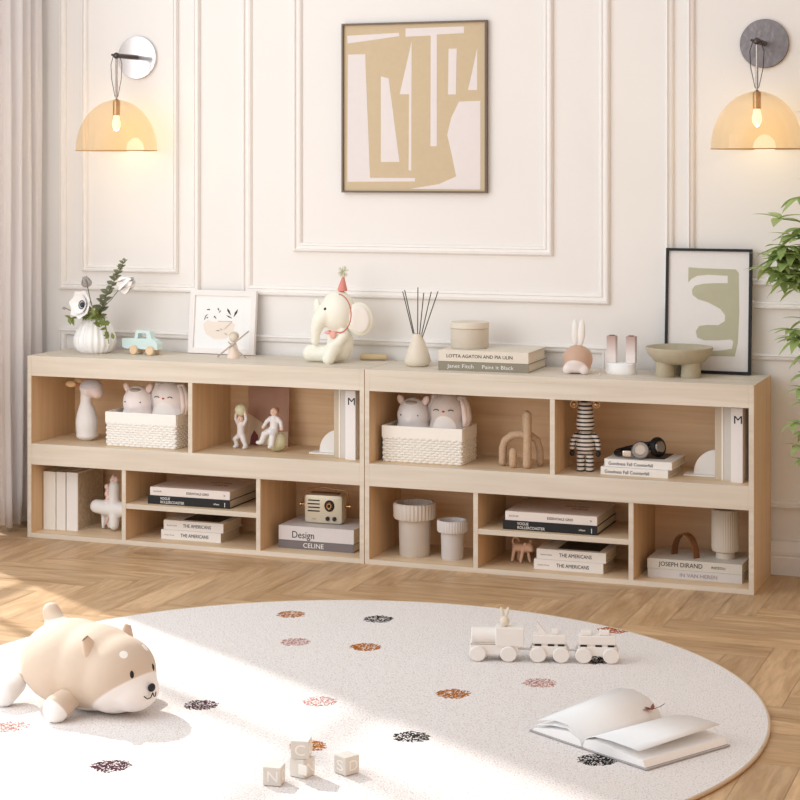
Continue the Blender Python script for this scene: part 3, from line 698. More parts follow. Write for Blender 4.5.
# lidded jar on books
t = thing('lidded_jar', 'round greige lidded jar standing on the two books', 'jar', (1.486, .165, T+.0625))
gj = mat('greige ceramic', (212, 203, 188), .6)
bm = B(); lathe(bm, [(0, 0), (.056, 0), (.059, .004), (.0595, .060), (0, .060)], 48); obj('jar_body', bm, gj, t, smooth=40)
bm = B(); lathe(bm, [(0, .0605), (.0585, .0605), (.061, .063), (.061, .077), (.059, .080), (0, .080)], 48); obj('lid', bm, mat('greige lid', (224, 214, 198), .6), t, smooth=40)
# bunny ornament
bun = masked('bunny glaze', (204, 170, 148), [((0, -.045, .008), (.045, .05, .036), (238, 228, 226))], .5, 0, 0)
t = thing('rabbit_ornament', 'egg-shaped brown and white rabbit ornament with upright ears', 'ornament', (1.845, .12, T))
blob('body', bun, t, [('e', (0, 0, .044), (.046, .042, .043)), ('e', (0, 0, .02), (.040, .036, .020)), ('e', (-.026, -.02, .014), .016), ('e', (.026, -.02, .014), .016)], .004, 5)
for s, a in ((-.008, 1), (.012, -3)):
    bm = B(); ell(bm, (s, 0, .124), (.0112, .0075, .040), (0, R(-a), 0)); obj('ear', bm, M['matt_white'], t, smooth=180)
bm = B(); ell(bm, (0, 0, 0), (.004, .003, .003)); obj('pebble', bm, M['cream'], None, (1.92, .10, T+.003), smooth=180)['label'] = 'tiny pebble between the rabbit ornament and the twin-pillar holder'
bpy.data.objects['pebble']['category'] = 'pebble'
# twin pillar candle holder
t = thing('candle_holder', 'white base with two brown tipped pillars beside the footed bowl', 'candle holder', (1.967, .165, T))
bm = B(); lathe(bm, [(0, 0), (.046, 0), (.048, .004), (.046, .030), (.042, .033), (0, .033)], 40, mod=lambda a, z: 1); bmesh.ops.scale(bm, vec=(1, .62, 1), verts=bm.verts); obj('base', bm, M['white'], t, smooth=40)
gm = bpy.data.materials.new('brown fading to white'); gm.use_nodes = True; nt = gm.node_tree; tcn = nt.nodes.new('ShaderNodeTexCoord'); sx = nt.nodes.new('ShaderNodeSeparateXYZ'); cr = nt.nodes.new('ShaderNodeValToRGB'); mr = nt.nodes.new('ShaderNodeMapRange')
mr.inputs[1].default_value = .055; mr.inputs[2].default_value = .125
nt.links.new(tcn.outputs['Object'], sx.inputs[0]); nt.links.new(sx.outputs[2], mr.inputs[0]); nt.links.new(mr.outputs[0], cr.inputs[0]); nt.links.new(cr.outputs[0], nt.nodes['Principled BSDF'].inputs['Base Color'])
cr.color_ramp.elements[0].color = (*s2l((240, 232, 230)), 1); cr.color_ramp.elements[1].color = (*s2l((168, 128, 116)), 1)
for s in (-.027, .033):
    bm = B(); box(bm, s-.0145, s+.0145, -.012, .012, .033, .114, .002); obj('pillar', bm, gm, t)
    bm = B(); lathe(bm, [(0, .114), (.009, .114), (.009, .116), (0, .116)], 20, c=(s, 0, 0)); obj('cup', bm, mat('dark brown cup', (120, 84, 74), .5), t)
# footed bowl
bz = mat('olive stoneware', (186, 176, 152), .6, noise=.15, nscale=60)
t = thing('footed_bowl', 'olive stoneware bowl on thick cylindrical feet before the black frame', 'bowl', (2.147, .16, T))
bm = B(); lathe(bm, [(0, .040), (.05, .038), (.075, .046), (.094, .066), (.1, .084), (.099, .088), (.094, .087), (.086, .070), (.065, .055), (0, .050)], 56); obj('bowl_body', bm, bz, t, smooth=180)
for x, y in ((-.036, -.03), (.040, -.022), (0, .045)):
    bm = B(); lathe(bm, [(0, 0), (.029, 0), (.030, .003), (.027, .048), (0, .048)], 32, c=(x, y, 0)); obj('foot', bm, bz, t, smooth=40)

# ------------------------------------------------------------------ upper shelf objects
# sheep-like neck toy
t = thing('giraffe_toy', 'white long-necked plush toy with tan ears in the shelf corner', 'toy', (.150, .13, S1))
gt = masked('plush white lilac', (240, 236, 234), [((.045, -.02, .16), (.03, .06, .034), (232, 214, 208)), ((.018, -.02, .195), (.04, .06, .022), (214, 208, 212))], .85)
blob('body', gt, t, [('t', [(0, 0, .032), (0, 0, .06), (-.002, 0, .095), (-.004, 0, .125), (-.004, 0, .155)], [.036, .039, .032, .020, .019]), ('e', (.018, -.004, .176), (.042, .032, .031)), ('e', (.044, -.01, .162), (.022, .024, .020)), ('e', (0, 0, .016), (.037, .037, .015))], .004, 5)
for p in ((-.058, -.006, .186), (-.040, .012, .192)):
    bm = B(); ell(bm, p, (.020, .009, .011)); obj('ear', bm, mat('honey wood ear', (232, 196, 150), .6), t, smooth=180)
bm = B(); tube(bm, [(-.045, 0, .184), (-.01, 0, .184)], .005, 8); obj('horn', bm, mat('rust stitch', (190, 120, 90), .8), t)
# basket
def basket(x, y, w, rgb, label, h=.112, d=.135):
    t = thing('storage_basket', label, 'basket', (x, y, S1), 0, 'white woven baskets of soft toys')
    m_ = mat('woven cord', rgb, .9, noise=.05, nscale=120)
    bm = B()
    rows = 10; rh = (h-.034)/rows
    for k in range(rows):                                   # rows of plaited cord round the four sides
        z = rh*(k+.5)
        per = []
        for (a, b_) in (((0, 0), (w, 0)), ((w, 0), (w, d)), ((w, d), (0, d)), ((0, d), (0, 0))):
            n = int(((a[0]-b_[0])**2+(a[1]-b_[1])**2)**.5/.0052)
            for i in range(n):
                s = i/n; px, py = a[0]+(b_[0]-a[0])*s, a[1]+(b_[1]-a[1])*s
                nx, ny = (b_[1]-a[1]), -(b_[0]-a[0]); l = math.hypot(nx, ny)
                wv_ = .0024*(1 if (i//2+k) % 2 else -1)
                per.append((px+nx/l*wv_, py+ny/l*wv_, z))
        per.append(per[0]); tube(bm, per, rh*.60, 6, cap=False)
    obj('woven_sides', bm, m_, t, smooth=180)
    bm = B()
    for a in ((-.004, w+.004, -.005, .003), (-.004, w+.004, d-.003, d+.005)): box(bm, a[0], a[1], a[2], a[3], h-.036, h, .002)
    for a in ((-.005, .003), (w-.003, w+.005)): box(bm, a[0], a[1], .003, d-.003, h-.036, h, .002)
    obj('fabric_band', bm, mat('cuff cloth', tuple(min(255, v+4) for v in rgb), .9), t)
    bm = B(); box(bm, .003, w-.003, .003, d-.003, .001, .006); obj('base', bm, m_, t)
    return t
basket(.270, .050, .252, (248, 245, 240), 'white woven storage basket in the left bookcase full of soft toys')
basket(1.237, .064, .256, (244, 239, 231), 'white woven storage basket in the right bookcase full of soft toys')
def plush_cow(x, y, rgb, label):
    t = thing('plush_toy', label, 'soft toy', (x, y, S1+.007), 0, 'soft toys in the woven baskets')
    blob('body', mat('plush', rgb, .9, sheen=.3, bump=.2, bscale=500), t, [('e', (0, 0, .075), (.056, .042, .072)), ('e', (0, 0, .130), (.052, .042, .056)), ('e', (0, -.03, .122), (.022, .016, .02))], .005, 6)
    for s in (-1, 1):
        bm = B(); ell(bm, (s*.041, 0, .177), (.011, .007, .017), (0, s*.5, 0)); obj('ear', bm, mat('ear pink', (246, 222, 212), .8), t, smooth=180)
        bm = B(); ell(bm, (s*.028, -.037, .135), .0022, u=8, v=6); obj('eye', bm, M['dark'], t)
    bm = B(); ell(bm, (0, -.006, .172), (.024, .03, .008)); obj('forelock', bm, mat('taupe plush', (186, 172, 162), .9), t, smooth=180)
    return t
def plush_bunny(x, y, rgb, label, k):
    t = thing('plush_toy', label, 'soft toy', (x, y, S1+.007), 0, 'soft toys in the woven baskets')
    m_ = masked('plush bunny', rgb, [((0, -.055, .100), (.044, .05, .040), (244, 238, 234))], .9, .3, .2, 500)
    blob('body', m_, t, [('e', (0, 0, .08), (.062, .042, .076)), ('e', (0, 0, .145), (.055, .042, .060))], .005, 6)
    ins = mat('ear lining', (240, 218, 208), .8); mm = mat('bunny ear', rgb, .9, sheen=.3)
    for s in (-1, 1):
        pts = [(s*.034, 0, .188), (s*.054, -.008, .190), (s*.064, -.012, .165), (s*.069, -.014, .13), (s*.066, -.016, .105)]
        rad = [.008, .012, .014, .016, .008]
        if s < 0: pts = [(p[0]*.92, .018, p[2]) for p in pts]
        blob('ear', mm, t, [('t', pts, rad)], .004, 4)
        if s > 0:
            bm = B(); tube(bm, [(pts[i][0]-.003, pts[i][1]-.010, pts[i][2]) for i in range(1, 5)], [.006, .009, .010, .005], 10); obj('ear_lining', bm, ins, t, smooth=180)
        bm = B(); tube(bm, [(s*.024+.009*math.cos(R(a)), -.0405, .152+.006*math.sin(R(a))) for a in range(20, 161, 20)], .0013, 6); obj('closed_eye', bm, M['dark'], t)
    bm = B(); ell(bm, (0, -.0425, .152), (.0045, .003, .003)); obj('nose', bm, mat('red stitch', (206, 80, 70), .8), t, smooth=180)
    return t
plush_cow(.348, .118, (250, 240, 238), 'blush white soft toy with pink ears in the left basket')
plush_bunny(.463, .118, (240, 230, 226), 'pale sleepy bunny soft toy in the left basket', 1)
plush_cow(1.311, .132, (236, 232, 232), 'light grey soft toy with cream ears in the right basket')
plush_bunny(1.425, .132, (218, 204, 196), 'taupe sleepy bunny soft toy with hanging ear in the right basket', 1)
# brown picture card leaning at the back
cardm = bpy.data.materials.new('rust artwork'); cardm.use_nodes = True
cardm = mat('rust artwork', (172, 128, 106), .5, noise=.35, nscale=14)
t = thing('picture_card', 'square rust brown picture leaning at the back behind the two figurines', 'picture', (.770, .225, S1), R(4))
bm = B(); box(bm, -.072, .072, -.004, .004, 0, .192, .001); obj('card', bm, cardm, t, rot=(R(-4), 0, 0))
bm = B(); prism(bm, [(-.071, .002), (.071, .002), (.071, .05), (.03, .045), (-.02, .075), (-.071, .105)], -.0052, -.004); obj('pale_dune', bm, mat('pale dune ink', (204, 180, 156), .7, noise=.2, nscale=30), t, rot=(R(-4), 0, 0))
bm = B(); prism(bm, [(-.062, .002), (-.03, .002), (-.034, .034), (-.048, .05), (-.058, .03)], -.006, -.0052); obj('dark_arch', bm, mat('oxblood ink', (120, 62, 60), .7), t, rot=(R(-4), 0, 0))
# figurines with moons
suit = mat('glazed white suit', (236, 232, 232), .4); skin = mat('glazed skin', (240, 208, 188), .5); moon = mat('moon glaze', (226, 224, 190), .5, bump=.5, bscale=90, noise=.1)
t = thing('figurine', 'child figurine holding a yellow moon ball overhead', 'figurine', (.710, .145, S1), R(-15), 'porcelain children with moons')
blob('body', suit, t, [('t', [(0, 0, .045), (0, 0, .062), (0, 0, .078)], [.013, .0125, .013]), ('t', [(-.006, 0, .042), (-.020, -.006, .030), (-.016, 0, .008)], [.010, .009, .007]), ('t', [(.006, 0, .042), (.016, -.004, .026), (.022, 0, .008)], [.010, .009, .007]), ('e', (-.017, -.006, .006), (.008, .012, .006)), ('e', (.023, -.006, .006), (.008, .012, .006)),
                        ('t', [(-.012, 0, .080), (-.022, 0, .095), (-.018, 0, .115)], [.007, .006, .006]), ('t', [(.012, 0, .080), (.022, 0, .095), (.018, 0, .115)], [.007, .006, .006])], .0025, 3)
blob('head', skin, t, [('e', (0, -.003, .095), (.011, .011, .012)), ('e', (0, -.014, .093), .002)], .0018, 2)
for s in (-1, 1):
    bm = B(); ell(bm, (s*.0042, -.013, .0965), .0014, u=8, v=6); obj('eye', bm, M['dark'], t)
    bm = B(); tube(bm, [(s*.021, 0, .098), (s*.018, 0, .118)], .0055, 8); ell(bm, (s*.016, 0, .121), .006); obj('arm', bm, skin, t, smooth=180)
bm = B(); ell(bm, (0, .004, .099), (.012, .011, .010)); obj('hair', bm, mat('brown hair', (170, 136, 100), .8), t, smooth=180)
bm = B(); ell(bm, (0, 0, .125), .020); o = obj('moon_ball', bm, moon, None, (.710, .145, S1), smooth=180); o.data.transform(Matrix.Translation((0, 0, 0)))
tag(o, 'yellow moon ball held up by the standing child figurine', 'ball')
bm = B(); ell(bm, (0, 0, 0), .031); o = obj('moon_ball', bm, moon, None, (.845, .13, S1+.031), smooth=180); tag(o, 'larger yellow moon ball with a child figurine seated on it', 'ball')
t = thing('figurine', 'child figurine in a white suit seated on the larger moon ball', 'figurine', (.838, .125, S1+.031), R(-10), 'porcelain children with moons')
blob('body', suit, t, [('t', [(0, -.002, .038), (0, 0, .056), (0, 0, .074)], [.015, .0145, .014]), ('t', [(-.004, -.006, .038), (-.022, -.024, .026), (-.032, -.024, .002)], [.012, .011, .009]), ('t', [(.006, -.008, .036), (.014, -.033, .020), (.014, -.036, -.004)], [.012, .0105, .009]),
                        ('e', (-.040, -.028, -.002), (.013, .008, .007)), ('e', (.012, -.040, -.010), (.008, .012, .007)), ('t', [(-.014, 0, .074), (-.028, -.002, .064), (-.036, -.004, .050)], [.008, .007, .006]), ('t', [(.014, 0, .074), (.026, -.002, .064), (.030, -.004, .050)], [.008, .007, .006])], .0025, 3)
blob('head', skin, t, [('e', (0, -.002, .096), (.0125, .012, .013)), ('e', (0, -.0145, .094), .0022)], .0018, 2)
for s in (-1, 1):
    bm = B(); ell(bm, (s*.0045, -.0135, .0975), .0014, u=8, v=6); obj('eye', bm, M['dark'], t)
    bm = B(); ell(bm, (-.038 if s < 0 else .032, -.006, .045), .0065); obj('hand', bm, skin, t, smooth=180)
bm = B(); ell(bm, (0, .004, .100), (.0138, .0125, .0120)); obj('hair', bm, mat('auburn hair', (176, 118, 84), .8), t, smooth=180)
# bookends
def bookend(x, y, label):
    t = thing('bookend', label, 'bookend', (x, y, S1), 0, 'white half-round bookends')
    bm = B(); box(bm, -.098, 0, -.028, .028, 0, .0045, .001); obj('base_plate', bm, M['matt_white'], t)
    bm = B(); prism(bm, [(0, .0045), (0, .078)]+arc(0, .008, .070, 90, 180, 16)[1:]+[(-.070, .0045)], -.007, .007); obj('half_disc', bm, M['matt_white'], t)
bookend(1.058, .15, 'white half-round bookend in the left bookcase beside upright books')
bookend(2.265, .15, 'white half-round bookend in the right bookcase beside upright books')
# arch sculpture
clay = mat('speckled clay', (204, 174, 144), .85, noise=.35, nscale=160, bump=.5, bscale=160)
t = thing('arch_sculpture', 'speckled brown clay sculpture of looping arches in the right bookcase', 'sculpture', (1.665, .11, S1))
blob('clay_body', clay, t, [('t', [(-.052, -.006, .013), (-.052, -.006, .055), (-.045, -.004, .078), (-.022, -.002, .096), (.005, 0, .100), (.024, 0, .096)], .0125), ('t', [(-.012, -.03, .011), (-.012, -.03, .048)], .0125), ('t', [(.032, -.028, .012), (.032, -.024, .08), (.030, -.018, .160)], [.0135, .0130, .0130]),
                             ('t', [(.012, .02, .15), (.014, .022, .08), (.016, .02, .012)], .0105), ('t', [(.012, .02, .15), (.022, 0, .162), (.030, -.018, .158)], .0115), ('t', [(.034, -.01, .10), (.052, .01, .082), (.058, .022, .05), (.058, .024, .012)], .0115)], .0028, 3)
# striped bear figure
sm_ = bpy.data.materials.new('black and white stripes'); sm_.use_nodes = True; nt = sm_.node_tree; b = nt.nodes['Principled BSDF']; b.inputs['Roughness'].default_value = .3
tcn = nt.nodes.new('ShaderNodeTexCoord'); sx = nt.nodes.new('ShaderNodeSeparateXYZ'); nt.links.new(tcn.outputs['Object'], sx.inputs[0])
md = nt.nodes.new('ShaderNodeMath'); md.operation = 'MULTIPLY'; nt.links.new(sx.outputs[2], md.inputs[0]); md.inputs[1].default_value = 1/.0122
fr_ = nt.nodes.new('ShaderNodeMath'); fr_.operation = 'FRACT'; nt.links.new(md.outputs[0], fr_.inputs[0])
gt_ = nt.nodes.new('ShaderNodeMath'); gt_.operation = 'GREATER_THAN'; nt.links.new(fr_.outputs[0], gt_.inputs[0]); gt_.inputs[1].default_value = .40
mx = nt.nodes.new('ShaderNodeMix'); mx.data_type = 'RGBA'; nt.links.new(gt_.outputs[0], mx.inputs[0]); mx.inputs[6].default_value = (*s2l((38, 34, 34)), 1); mx.inputs[7].default_value = (*s2l((226, 218, 210)), 1); nt.links.new(mx.outputs[2], b.inputs['Base Color'])
t = thing('bear_figurine', 'black and white striped standing toy bear figure in the right bookcase', 'figurine', (1.874, .10, S1), R(8))
bm = B(); lathe(bm, [(0, .118), (.018, .119), (.026, .128), (.028, .142), (.025, .165), (.023, .185), (.020, .204), (.010, .212), (0, .213)], 32); obj('head', bm, sm_, t, smooth=180)
bm = B(); lathe(bm, [(0, .052), (.020, .052), (.027, .062), (.029, .078), (.026, .100), (.020, .116), (0, .119)], 32); bmesh.ops.scale(bm, vec=(1, .8, 1), verts=bm.verts); obj('torso', bm, sm_, t, smooth=180)
for s in (-1, 1):
    bm = B(); lathe(bm, [(0, 0), (.012, 0), (.0125, .004), (.0125, .055), (0, .056)], 20, c=(s*.0135, 0, 0)); ell(bm, (s*.0135, -.006, .006), (.0115, .013, .006)); obj('leg', bm, sm_, t, smooth=40)
    bm = B(); tube(bm, [(s*.022, 0, .112), (s*.034, 0, .098), (s*.039, -.002, .078), (s*.039, -.004, .062)], [.009, .0095, .0085, .0075], 16); obj('arm', bm, sm_, t, smooth=180)
    bm = B(); ell(bm, (s*.039, -.004, .054), (.008, .008, .0095)); obj('hand', bm, M['dark'], t, smooth=180)
    bm = B(); bmesh.ops.create_cone(bm, segments=24, radius1=.011, radius2=.011, depth=.008, cap_ends=True, matrix=Matrix.Translation((s*.034, 0, .201)) @ Matrix.Rotation(PI/2, 4, 'X')); ell(bm, (s*.034, -.002, .201), (.0095, .006, .0095)); obj('ear', bm, M['gold'], t, smooth=50)
# headphones
t = thing('headphones', 'silver and black over-ear headphones lying on the two white books', 'headphones', (2.045, .12, S1+.0467), 0)
def disc(bm, c, r, th, nrm, n=32, bev=.003):
    c = Vector(c); nrm = Vector(nrm).normalized(); cyl(bm, c-nrm*th/2, c+nrm*th/2, r, n=n, bev=bev)
bm = B(); disc(bm, (0, -.03, .026), .026, .014, (.25, -.9, .35)); obj('ear_cup', bm, M['chrome'], t, smooth=35)['label'] = 'silver ear cup'
bm = B(); disc(bm, (.002, -.038, .029), .017, .004, (.25, -.9, .35)); obj('cup_face', bm, mat('champagne cup face', (226, 208, 190), .3, metal=.8), t, smooth=35)
bm = B(); disc(bm, (0, -.018, .026), .025, .014, (.25, -.9, .35)); obj('ear_cushion', bm, M['black'], t, smooth=35)
bm = B(); disc(bm, (.042, .018, .031), .030, .020, (.75, -.6, .2), bev=.008); obj('ear_cup', bm, M['black'], t, smooth=35)['label'] = 'black ear cup'
bm = B(); disc(bm, (.050, .012, .033), .018, .009, (.75, -.6, .2)); obj('cup_face', bm, M['chrome'], t, smooth=35)
bm = B(); tube(bm, [(-.008, -.032, .022), (-.038, -.03, .016), (-.062, -.02, .012), (-.08, 0, .010), (-.084, .03, .010), (-.06, .055, .016), (-.01, .058, .03), (.03, .036, .042)], [.007, .0075, .008, .0085, .0085, .008, .007, .006], 12); bmesh.ops.scale(bm, vec=(1, 1, 1), verts=bm.verts); obj('headband', bm, M['black'], t, smooth=180)
bm = B(); box(bm, -.052, -.024, -.041, -.026, .006, .024, .004); obj('slider', bm, mat('silver slider', (216, 200, 184), .3, metal=.8), t)

# ------------------------------------------------------------------ lower shelf objects
# unicorn toy
um = mat('white vinyl toy', (242, 240, 238), .45)
t = thing('toy_unicorn', 'white toy animal with a wavy pink mane, partly behind the divider', 'toy', (.245, .125, S0))
blob('body', um, t, [('t', [(-.055, 0, .078), (-.02, 0, .075), (.03, 0, .073), (.07, 0, .073)], [.023, .026, .026, .024]), ('t', [(.012, -.004, .085), (.012, -.004, .115), (.014, -.004, .150)], [.018, .018, .019]), ('t', [(.014, -.006, .06), (.014, -.008, .022)], [.018, .017]), ('t', [(.055, .01, .06), (.06, .012, .014)], [.016, .013]), ('t', [(-.035, .008, .055), (-.037, .01, .008)], [.008, .006]), ('t', [(-.02, .016, .055), (-.02, .018, .008)], [.006, .005])], .004, 5)
bm = B(); 
for i in range(5): ell(bm, (-.014+.004*(i % 2), -.004, .098+i*.012), (.009, .009, .009))
for x, z in ((.006, .168), (.022, .172), (.012, .177)): ell(bm, (x, -.006, z), (.007, .008, .011))
obj('mane', bm, mat('pale pink mane', (244, 214, 206), .7), t, smooth=180)
bm = B(); tube(bm, [(.0, .004, .05), (-.012, 0, .04), (-.02, -.004, .018)], .003, 8); obj('ribbon', bm, M['pink'], t, smooth=180)
# radio
rmat = mat('champagne enamel', (222, 212, 190), .35, metal=.3)
t = thing('radio', 'small champagne coloured retro radio standing on the books', 'radio', (1.006, .15, S0+.0725), R(3)); t.scale = (.92, 1, 1.02)
bm = B(); box(bm, -.071, .071, -.025, .025, 0, .092, .015); obj('case', bm, rmat, t, smooth=40)
bm = B()
for i, z in enumerate((.040, .051, .062, .073)): box(bm, -.056+(i % 2)*.002, -.012, -.0262, -.0245, z-.002, z+.002, .0006)
obj('speaker_slots', bm, M['dark'], t)
bm = B(); disc(bm, (.024, -.026, .058), .018, .004, (0, 1, 0)); obj('dial', bm, M['dark'], t, smooth=40)
bm = B(); disc(bm, (.024, -.0285, .058), .011, .004, (0, 1, 0)); obj('dial_ring', bm, M['gold'], t, smooth=40)
bm = B(); disc(bm, (.024, -.031, .058), .0055, .005, (0, 1, 0)); obj('dial_knob', bm, M['dark'], t, smooth=40)
for x in (.018, .043):
    bm = B(); disc(bm, (x, -.028, .018), .0068, .007, (0, 1, 0), bev=.001); obj('knob', bm, M['dark'], t, smooth=40)
bm = B(); box(bm, -.04, -.026, -.0258, -.0245, .014, .0165); obj('badge', bm, M['chrome'], t)
bm = B(); box(bm, -.052, .052, -.012, .012, .0915, .0955, .0015); obj('top_ridge', bm, mat('brown leather', (120, 84, 60), .6), t)
bm = B()
for s in (-1, 1): cyl(bm, (s*.070, 0, .055), (s*.092, 0, .055), .003, n=10); cyl(bm, (s*.088, 0, .055), (s*.093, 0, .055), .0062, n=14)
obj('side_knobs', bm, M['gold'], t, smooth=40)
bm = B(); tube(bm, [(-.083, 0, .055), (-.083, 0, .090), (-.078, 0, .103), (0, 0, .110), (.078, 0, .103), (.083, 0, .090), (.083, 0, .055)], .0018, 8); obj('handle', bm, M['gold'], t, smooth=180)
# ribbed planters
def planter(x, y, k, h, rgb, label):
    t = thing('ribbed_pot', label, 'pot', (x, y, S0), 0, 'ribbed rim pots in the right bookcase')
    pm = mat('pot clay', rgb, .7, noise=.05)
    bm = B(); lathe(bm, [(0, 0), (.052*k, 0), (.0545*k, .004), (.0575*k, h*.72), (0, h*.72)], 48); obj('pot_body', bm, pm, t, smooth=40)
    bm = B(); lathe(bm, [(.052*k, h*.695), (.072*k, h*.70), (.075*k, h*.73), (.076*k, h*.97), (.073*k, h), (.064*k, h), (.062*k, h*.76), (0, h*.74)], 180, mod=lambda a, z: 1+(.022*math.cos(a*34) if h*.705 < z < h*.985 else 0)); obj('ribbed_collar', bm, mat('collar clay', tuple(min(255, v+8) for v in rgb), .7), t, smooth=50)
planter(1.323, .112, .87, .165, (206, 196, 186), 'larger greige pot with a ribbed collar rim in the lower right bookcase')
planter(1.450, .104, .62, .120, (212, 206, 204), 'smaller pale grey pot with a ribbed collar rim beside the larger one')
# small toy monkey/animal
t = thing('toy_animal', 'small tan four-legged toy animal with a curled tail beside the white books', 'toy', (1.668, .125, S0), R(-10)); t.scale = (.92, .92, .9)
tm = mat('tan rubber', (232, 194, 168), .6)
blob('body', tm, t, [('t', [(-.022, 0, .050), (.010, 0, .050)], [.013, .015]), ('e', (.026, -.006, .056), (.018, .016, .016)), ('e', (.038, -.010, .050), .009), ('t', [(-.024, -.01, .045), (-.030, -.012, .006)], [.007, .005]), ('t', [(-.020, .01, .045), (-.018, .012, .006)], [.007, .005]), ('t', [(.008, -.01, .045), (.002, -.014, .006)], [.007, .005]), ('t', [(.016, .008, .045), (.024, .010, .006)], [.007, .005]),
                           ('t', [(-.028, 0, .055), (-.036, 0, .068), (-.030, 0, .082), (-.016, 0, .082), (-.012, 0, .072)], [.005, .0042, .004, .0038, .0035])], .0025, 3)
for p_ in ((.022, -.022, .066), (.026, .01, .070)):
    bm = B(); ell(bm, p_, (.006, .003, .007)); obj('ear', bm, tm, t, smooth=180)
# leather strap
lm = mat('tan leather', (128, 84, 50), .45, noise=.2, nscale=30)
bm = B(); n = 20; inner = []
pts = arc(0, 0, .044, 0, 180, n, .068); pin = arc(0, 0, .0405, 0, 180, n, .0645)
A = [[bm.verts.new((p[0], s, p[1])) for p in pts] for s in (-.013, .013)]; Bq = [[bm.verts.new((p[0], s, p[1])) for p in pin] for s in (-.013, .013)]
for i in range(n):
    bm.faces.new((A[0][i], A[0][i+1], A[1][i+1], A[1][i])); bm.faces.new((Bq[0][i+1], Bq[0][i], Bq[1][i], Bq[1][i+1]))
    for q in (0, 1): bm.faces.new((A[q][i], A[q][i+1], Bq[q][i+1], Bq[q][i]))
for i in (0, n): bm.faces.new((A[0][i], A[1][i], Bq[1][i], Bq[0][i]))
o = obj('leather_strap', bm, lm, None, (2.172, .13, S0+.0552), (0, 0, R(-28)), 60)
tag(o, 'brown leather strap bent into a loop standing on the stone book', 'strap')
# fluted vase
t = thing('fluted_vase', 'cream fluted vase with a narrow foot on the stone book', 'vase', (2.287, .15, S0+.0552))
fm_ = mat('fluted greige', (214, 204, 190), .6)
bm = B(); lathe(bm, [(0, .018), (.030, .018), (.0385, .022), (.040, .03), (.040, .142), (.037, .145), (.033, .145), (.033, .04), (0, .036)], 160, mod=lambda a, z: 1+(.02*math.cos(a*36) if z > .025 else 0)); obj('vase_body', bm, fm_, t, smooth=50)
bm = B(); lathe(bm, [(0, 0), (.028, 0), (.0285, .002), (.027, .019), (0, .019)], 40); obj('foot', bm, fm_, t, smooth=40)

# ------------------------------------------------------------------ plant at the right
t = thing('potted_plant', 'tall green umbrella-leaved potted plant at the right beside the bookcase', 'plant', (2.74, .02, 0))
bm = B(); lathe(bm, [(0, 0), (.095, 0), (.10, .01), (.125, .22), (.128, .24), (.118, .24), (.115, .22), (0, .2)], 48); obj('pot', bm, M['white'], t, smooth=40)
bm = B(); lathe(bm, [(0, .203), (.112, .206), (.112, .212), (0, .216)], 32); obj('soil', bm, mat('soil', (82, 64, 50), .95, noise=.4, nscale=80, bump=.8), t)
wh = [(-.28, 1.076, 1.0, 5), (-.285, .985, .75, 8), (-.25, .965, .8, 8), (-.30, .94, .7, 8), (-.225, 1.03, .9, 6), (-.27, .90, .65, 7), (-.22, .88, .7, 7), (-.24, .93, .75, 8), (-.20, 1.0, .8, 7),
      (-.225, .765, .75, 7), (-.245, .735, .6, 6), (-.20, .79, .7, 6), (-.205, .635, .6, 6), (-.225, .50, .55, 6), (-.20, .56, .5, 5), (-.215, .43, .6, 6), (-.21, .39, .5, 6), (-.21, 1.14, .8, 5), (-.26, 1.0, .8, 8), (-.235, .985, .8, 8), (-.27, .93, .8, 8), (-.215, .95, .8, 8), (-.25, .90, .75, 8), (-.195, .91, .8, 8), (-.21, 1.05, .9, 7), (-.215, .74, .75, 7), (-.19, .70, .7, 7), (-.2, .60, .6, 7), (-.2, .47, .65, 7), (-.255, .955, 1.05, 8), (-.23, .915, 1.05, 8), (-.21, .97, 1.0, 8), (-.275, .965, .9, 8), (-.20, 1.02, 1.0, 7), (-.19, .76, .9, 7)]
random.seed(11)
for i in range(34):
    wh.append((random.uniform(-.17, .28), random.uniform(.38, 1.38), random.uniform(.7, 1), 7))
sb = B(); lb = B()
for s in range(3): tube(sb, [((s-1)*.03, (s-1)*.01, .2), ((s-1)*.045, (s-1)*.02, .6), ((s-1)*.06, (s-1)*.03, 1.0), ((s-1)*.05, 0, 1.25)], [.009, .008, .006, .004], 8)
for i, (x, z, k, n) in enumerate(wh):
    y = random.uniform(-.05, .05) if x < -.17 else random.uniform(-.2, .2)
    s = (i % 3)-1; base = Vector((s*.05, s*.02, max(.3, z-random.uniform(.05, .12)))); tip = Vector((x, y, z))
    mid = base.lerp(tip, .5)+Vector((0, 0, .03)); tube(sb, [base, mid, tip], [.003, .0022, .0016], 6)
    a0 = random.random()*6
    for q in range(n):
        a = a0+2*PI*q/n; dz = random.uniform(-.55, .35) if k < .95 else random.uniform(-.05, .5)
        leaf(lb, tip, (math.cos(a), math.sin(a), dz), (0, 0, 1), .092*k*random.uniform(.8, 1.1), .030*k+.004, .25, 5, .2)
obj('stems', sb, mat('green stem', (104, 124, 60), .6), t, smooth=180)
obj('foliage', lb, leafmat('fresh leaf', (146, 172, 100), (200, 218, 152), 25), t, smooth=180)

